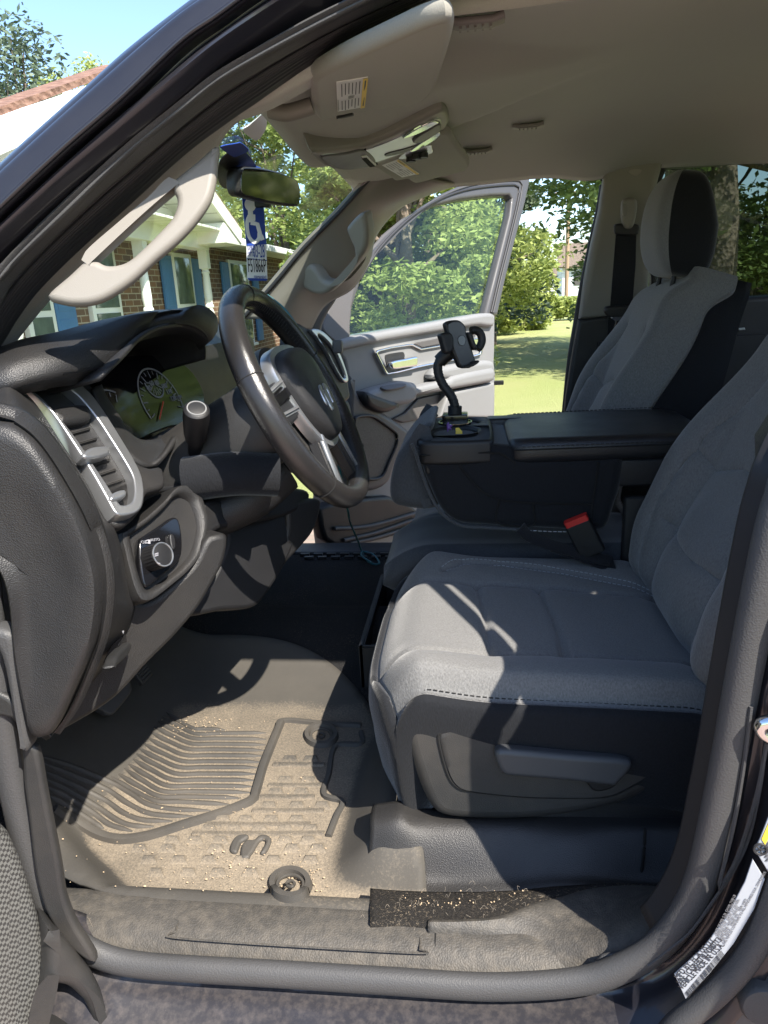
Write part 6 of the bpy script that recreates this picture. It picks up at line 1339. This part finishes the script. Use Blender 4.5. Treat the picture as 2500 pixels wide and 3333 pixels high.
# ---- house in front of the truck
HX, PX = -4.2, -3.3
house = empty('house', (HX, 8, 0), 'brown brick house with white porch gable and blue shutters', 'house')
def hw(px, py): return P(px, py, x=HX)
def pw(px, py): return P(px, py, x=PX)
bm = bmesh.new(); box(bm, (HX-.15, 9.0, 1.25), (.3, 17.0, 2.5)); box(bm, (HX-3.5, 9.0, 1.25), (6.4, 16.6, 2.46)); fin('brick_wall', bm, M['brick'], house, smooth=False)
pk_ = pw(415, 228); rb_ = pw(778, 745); lb_ = V((PX, 2*pk_.y-rb_.y, rb_.z))
# main roof and eave with gutter
ge0 = V((HX+.42, .6, 2.47)); ge1 = V((HX+.42, 17.8, 2.47))
bm = bmesh.new(); vs = [bm.verts.new(p) for p in (ge0, ge1, ge1+V((-4.2, -2, .25)), ge0+V((-4.2, 0, .25)))]; bm.faces.new(vs); ro = fin('main_roof', bm, M['shingle'], house, smooth=False); md = ro.modifiers.new('t', 'SOLIDIFY'); md.thickness = .06; md.offset = 0
rbox('gutter', (HX+.46, 13.9, 2.44), (.11, 7.8, .12), M['whitepaint'], house, r=.02)
rbox('eave_soffit', (HX+.2, 9.2, 2.40), (.46, 17, .03), M['soffit'], house, r=.004)
# porch gable: two roof slopes, fascia boards, soffit, siding, beam, ceiling
up1 = V((0, 0, .01))
for nm, a, b in (('gable_roof', lb_, pk_), ('gable_roof', rb_, pk_)):
    bm = bmesh.new(); vs = [bm.verts.new(p) for p in (a+up1, b+up1, b+up1+V((-.25, 0, 0)), a+up1+V((-.25, 0, 0)))]; bm.faces.new(vs); o = fin(nm, bm, M['shingle'], house, smooth=False); md = o.modifiers.new('t', 'SOLIDIFY'); md.thickness = .05; md.offset = 1 if nm and a is lb_ else -1
    d = (b-a).normalized(); n_ = V((0, -d.z, d.y)) if d.y > 0 else V((0, d.z, -d.y))
    bm = bmesh.new(); box(bm, (a+b)/2-n_*.10+V((.012, 0, 0)), ((b-a).length+.1, .03, .20), ex=d, ey=V((1, 0, 0))); fin('fascia_board', bm, M['whitepaint'], house, smooth=False)
    bm = bmesh.new(); box(bm, (a+b)/2-n_*.17+V((-.35, 0, 0)), ((b-a).length, .66, .02), ex=d, ey=V((1, 0, 0))); fin('gable_soffit', bm, M['soffit'], house, smooth=False)
bm = bmesh.new(); z0 = 2.42
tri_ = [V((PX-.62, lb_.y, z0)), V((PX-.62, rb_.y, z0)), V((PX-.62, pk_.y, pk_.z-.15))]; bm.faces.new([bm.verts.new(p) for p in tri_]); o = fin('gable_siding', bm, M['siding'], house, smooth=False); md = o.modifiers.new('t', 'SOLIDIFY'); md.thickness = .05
rbox('porch_beam', (PX-.50, (lb_.y+rb_.y)/2, 2.37), (.22, rb_.y-lb_.y-.5, .26), M['whitepaint'], house, r=.01)
rbox('porch_ceiling', ((HX+PX)/2-.1, (lb_.y+rb_.y)/2, 2.46), (1.0, rb_.y-lb_.y-.5, .03), M['soffit'], house, r=.004)
rbox('gable_return', (PX-.3, rb_.y-.35, rb_.z-.10), (.62, .7, .26), M['whitepaint'], house, r=.01)
# turned porch columns
def column(y):
    x = PX-.50; bm = bmesh.new(); rows = []
    box(bm, (x, y, 2.12), (.13, .13, .26)); box(bm, (x, y, .32), (.13, .13, .5))
    for z, r_ in ((1.99, .062), (1.97, .045), (1.94, .062), (1.91, .048), (1.86, .052), (1.60, .060), (1.50, .050), (1.48, .062), (1.45, .062), (1.43, .046), (1.38, .060), (1.34, .066), (1.30, .058), (1.27, .046), (1.22, .060), (1.0, .062), (.65, .066), (.60, .05), (.57, .064)): rows.append([V((x+r_*math.cos(2*math.pi*k/20), y+r_*math.sin(2*math.pi*k/20), z)) for k in range(20)])
    grid(bm, rows, closeu=True); bmesh.ops.recalc_face_normals(bm, faces=bm.faces); return fin('porch_column', bm, M['whitepaint'], house, angle=35)
for px, py in ((440, 700), (655, 765), (40, 1040)): column(P(px, py, x=PX-.5).y)
# windows and shutters on the brick wall
def window(y0, y1, z0_, z1_):
    f = rbox('window', (HX+.03, (y0+y1)/2, (z0_+z1_)/2), (.06, y1-y0, z1_-z0_), M['whitepaint'], house, r=.008)
    for a, b in ((z0_+.06, (z0_+z1_)/2-.03), ((z0_+z1_)/2+.03, z1_-.06)): rbox('pane', (HX+.056, (y0+y1)/2, (a+b)/2), (.02, y1-y0-.14, b-a), M['winpane'], f, r=.003)
    rbox('sill', (HX+.06, (y0+y1)/2, z0_-.03), (.12, y1-y0+.08, .05), M['whitepaint'], f, r=.005)
def shut(y0, y1, z0_, z1_):
    f = rbox('shutter', (HX+.035, (y0+y1)/2, (z0_+z1_)/2), (.04, y1-y0, z1_-z0_), M['shutter'], house, r=.006)
    m_ = (z0_+z1_)/2
    for a, b in ((z0_+.06, m_-.04), (m_+.04, z1_-.06)): rbox('louver_panel', (HX+.048, (y0+y1)/2, (a+b)/2), (.025, y1-y0-.10, b-a), M['shutter'], f, r=.008)
yy = lambda px, py: hw(px, py).y
zt = 2.17; zb_ = .75
for a, b in (((520, 900), (553, 900)), ((618, 900), (646, 900)), ((716, 900), (738, 900)), ((163, 1000), (230, 1000)), ((818, 930), (835, 930))): shut(yy(*a), yy(*b), zb_, zt)
for a, b in (((553, 900), (618, 900)), ((738, 900), (800, 900)), ((275, 960), (380, 960)), ((60, 1000), (162, 1000))): window(yy(*a)+.02, yy(*b)-.02, zb_, zt+.05)
# ---- trees
import numpy as np
rng = np.random.default_rng(5)
def leaves(name, clumps, n, size, mat, parent, flat=.5, droop=0):
    """leaf cards scattered in clumps [(centre, radii)]"""
    cs = np.array([c[0] for c in clumps], float); rs_ = np.array([c[1] for c in clumps], float)
    k = rng.integers(0, len(clumps), n); d = rng.normal(size=(n, 3)); d /= np.linalg.norm(d, axis=1)[:, None]; r = rng.random(n)**.45
    c = cs[k]+d*r[:, None]*rs_[k]
    a = rng.normal(size=(n, 3)); a[:, 2] = a[:, 2]*flat-droop; a /= np.linalg.norm(a, axis=1)[:, None]; b = rng.normal(size=(n, 3)); b -= (b*a).sum(1)[:, None]*a; b /= np.linalg.norm(b, axis=1)[:, None]
    s = size*(.55+.9*rng.random(n))[:, None]
    v = np.stack([c-a*s, c-b*s*.42, c+a*s, c+b*s*.42], 1).reshape(-1, 3)
    me = bpy.data.meshes.new(name); me.vertices.add(len(v)); me.vertices.foreach_set('co', v.ravel()); me.loops.add(4*n); me.loops.foreach_set('vertex_index', np.arange(4*n)); me.polygons.add(n); me.polygons.foreach_set('loop_start', np.arange(0, 4*n, 4)); me.polygons.foreach_set('loop_total', np.full(n, 4)); me.update(); me.validate()
    return link(name, me, mat, parent, smooth=False)
def limb(bm, p0, p1, r0, r1, wob=.15):
    p0, p1 = V(p0), V(p1); L = (p1-p0).length
    pts = [p0]+[p0.lerp(p1, t)+V((random.gauss(0, wob), random.gauss(0, wob), 0))*L*.12 for t in (.35, .7)]+[p1]
    sweep(bm, rs(pts, 10), circ(1, 9), up=(.1, 1, .05), scale=lambda f: r0+(r1-r0)*f)
def tree(name, x, y, h, cr, label, group, mat='leaf', n=7000, size=.16, base=.25, trunk=.14, clumps=60, parts=None, fill=.75, lean=(0, 0), shape=1.0, cl=.22):
    t = empty(name, (x, y, 0), label, 'tree', group); bm = bmesh.new(); top = V((x+lean[0], y+lean[1], h*.8))
    limb(bm, (x, y, -.1), top, trunk, trunk*.25)
    C_ = []
    for i in range(clumps):
        u = random.random(); a = random.random()*2*math.pi; zc = base+(1-base)*u
        prof = math.sin(math.pi*min(max(.12+.83*u, 0), 1))**.7 if shape == 1.0 else (1-u)**shape+.08
        q = math.sqrt(random.random())*fill+.25; rr_ = cr*prof*min(q, 1)
        c = V((x+lean[0]*u+rr_*math.cos(a), y+lean[1]*u+rr_*math.sin(a), h*zc*.96)); rad_ = cr*cl*random.uniform(.6, 1.35)
        C_.append((tuple(c), (rad_*1.2, rad_*1.2, rad_*.75)))
        if i % 6 == 0: limb(bm, V((x, y, 0)).lerp(top, random.uniform(.35, .9)), c, trunk*.35, trunk*.06)
    bmesh.ops.recalc_face_normals(bm, faces=bm.faces); fin('trunk', bm, M['bark'], t)
    leaves('crown', C_, n, size, M[mat], t); return t
def at(px, Y): return P(px, 900, y=Y).x
G1 = 'trees and bushes seen through the windshield and door'
# the row of leafy small trees beyond the passenger door
tree('leafy_tree', at(1240, 11.5), 11.5, 5.4, 1.5, 'light green leafy tree behind the mirror and placard', G1, 'leaf_light', 24000, .055, .12)
tree('leafy_tree', at(1310, 9.8), 9.8, 4.4, 1.35, 'nearest green tree, low behind the front of the passenger door window', G1, 'leaf', 26000, .05, .06)
tree('leafy_tree', at(1390, 11.5), 11.5, 4.6, 1.75, 'green bushy tree filling the middle of the passenger door window', G1, 'leaf', 26000, .052, .05)
tree('leafy_tree', at(930, 22), 22, 8.2, 2.7, 'dark green tree standing behind the house gable', G1, 'leaf', 18000, .085, .15)
tree('leafy_tree', at(1270, 19), 19, 7.6, 2.6, 'tall green tree seen at the top of the windshield', G1, 'leaf', 22000, .09, .1)
tree('leafy_tree', at(1130, 24), 24, 9.6, 3.2, 'tall tree in the background between mirror and passenger pillar', G1, 'leaf_light', 22000, .095, .1)
tree('spruce_tree', at(1600, 20), 20, 7.6, 1.6, 'dark drooping spruce behind the door window beside the utility pole', G1, 'leaf_spruce', 14000, .09, .04, shape=.8, clumps=80, cl=.28)
tree('bush_tree', at(1700, 27), 27, 3.6, 1.55, 'bright yellow green rounded bush on the lawn beyond the open door', G1, 'leaf_light', 16000, .085, .0)
tree('bush_tree', at(1580, 25), 25, 3.0, 1.7, 'yellow green bush partly hidden by the open door edge', G1, 'leaf_light', 15000, .085, .0)
hg = empty('hedge', (at(1800, 33), 33, 0), 'low clipped green hedge at the far edge of the lawn', 'hedge', None)
leaves('foliage', [((at(1640+16*i, 33), 33+random.uniform(-.3, .3), .55), (.5, .4, .5)) for i in range(17)], 7000, .12, M['leaf_light'], hg)
bm = bmesh.new()
for i in range(1): limb(bm, (at(1780, 33), 33, 0), (at(1780, 33), 33, .8), .05, .02)
fin('stem', bm, M['bark'], hg)
# dark tree whose branches hang into the door opening
tk = at(2040, 13.5)
tree('shade_tree', tk+1.0, 13.5, 7.0, 2.5, 'dark green tree whose branches reach into the open door gap', G1, 'leaf_dark', 5000, .06, .34, trunk=.2, clumps=46, cl=.16)
# big trees behind the rear window
for k, (px, Y, lab, tr) in enumerate(((2215, 14, 'grey trunked tree behind the passenger headrest', .24), (2330, 12.5, 'thick leaning tree trunk seen through the tinted rear window', .30), (2460, 16, 'dark leafy tree at the right end of the rear window', .22))):
    tree('shade_tree', at(px, Y), Y, 9, 3.2, lab, 'large trees behind the rear window', 'leaf_dark' if k != 2 else 'leaf', 16000, .075, .20, trunk=tr, lean=(.4*(k-1), 0))
tree('leafy_tree', 9.5, 15, 9, 3.4, 'tall leafy tree out of view behind the passenger seat, mirrored in the instrument glass', 'large trees behind the rear window', 'leaf', 16000, .09, .15)  # added out of view so the instrument glass reflects leaves, not sky
tree('bush_tree', at(2450, 15), 15, 2.6, 2.0, 'light green bush low in the tinted rear window', 'large trees behind the rear window', 'leaf_light', 9000, .07, 0)
tree('bush_tree', at(2200, 17), 17, 3.4, 2.4, 'dark bush behind the passenger headrest', 'large trees behind the rear window', 'leaf_dark', 9000, .075, 0)
# behind the house on the left
for px, py, X, r_, mt, lab in ((15, 120, -9.5, 1.5, 'leaf_spruce', 'blue green spruce top rising over the house roof'), (160, 262, -12, 1.2, 'leaf_light', 'small treetop just over the house roof ridge'), (308, 212, -12, 1.0, 'leaf_light', 'small pointed treetop nearest the truck pillar over the roof')):
    p = P(px, py, x=X); tree('spruce_tree', p.x, p.y, p.z/.96, r_*1.6, lab, 'treetops over the house roof', mt, 9000, .07, .3, shape=.8, clumps=90, cl=.3)
# trees behind the photographer: mirrored in the instrument glass
for x, y, lab in ((5.5, -7, 'leafy tree on the lawn behind the truck, mirrored in the instrument glass'), (9, -1.5, 'wide leafy tree far behind the truck, mirrored in the instrument glass')):
    tree('leafy_tree', x, y, 5.5, 2.8, lab, G1, 'leaf', 5000, .2, .1)
# far wood closing the view
fw_ = leaves('tree_line', [((x, 95+random.uniform(-8, 8), random.uniform(.3, 1.8)), (4, 3, 1.6)) for x in np.linspace(-90, 120, 130)], 26000, .55, M['leaf'], None); tag(fw_, 'far green wood along the horizon', 'trees', kind='stuff')
# utility poles, shed, far house
def pole(px, Y, h, r_, lab, arm=True):
    x = at(px, Y); t = empty('utility_pole', (x, Y, 0), lab, 'pole', 'utility poles beyond the lawn'); bm = bmesh.new(); sweep(bm, [V((x, Y, -.1)), V((x, Y, h))], circ(r_, 12), up=(0, 1, 0)); fin('shaft', bm, M['polewood'], t)
    if arm: rbox('crossarm', (x, Y-.1, h-.5), (1.6, .1, .12), M['polewood'], t, r=.01)
pole(1602, 24, 4.9, .075, 'brown wooden utility pole seen through the passenger door window', False)
pole(1845, 46, 7.2, .12, 'thin grey utility pole standing in front of the far shed')
sh0 = empty('shed', (at(1860, 52), 52, 0), 'pale shed with a dark doorway and brown roof across the road', 'shed')
xa, xb = at(1830, 52), at(1960, 52)
bm = bmesh.new(); box(bm, ((xa+xb)/2, 53.5, 1.35), (xb-xa, 3, 2.7)); fin('wall', bm, M['shedwall'], sh0, smooth=False)
bm = bmesh.new(); 
vs = [bm.verts.new(p) for p in (V((xa-.3, 51.6, 2.7)), V((xb+.3, 51.6, 2.7)), V((xb+.3, 53.6, 4.3)), V((xa-.3, 53.6, 4.3)))]; bm.faces.new(vs); o = fin('roof', bm, M['bark'], sh0, smooth=False); md = o.modifiers.new('t', 'SOLIDIFY'); md.thickness = .12
rbox('door', ((xa+xb)/2+.2, 51.98, 1.9), (xb-xa-1.2, .06, .9), M['doorgrey_dark'], sh0, r=.01)
bh = empty('barn', (at(1775, 60), 60, 0), 'white gabled outbuilding beside the far shed', 'outbuilding')
xa, xb = at(1765, 60), at(1825, 60)
bm = bmesh.new(); box(bm, ((xa+xb)/2, 61, 1.1), (xb-xa, 2, 2.2)); fin('wall', bm, M['whitepaint'], bh, smooth=False)
bm = bmesh.new(); vs = [bm.verts.new(p) for p in (V((xa-.2, 59.8, 2.1)), V((xb+.2, 59.8, 2.1)), V((xb+.2, 61, 3.3)), V((xa-.2, 61, 3.3)))]; bm.faces.new(vs); o = fin('roof', bm, M['bark'], bh, smooth=False); md = o.modifiers.new('t', 'SOLIDIFY'); md.thickness = .1
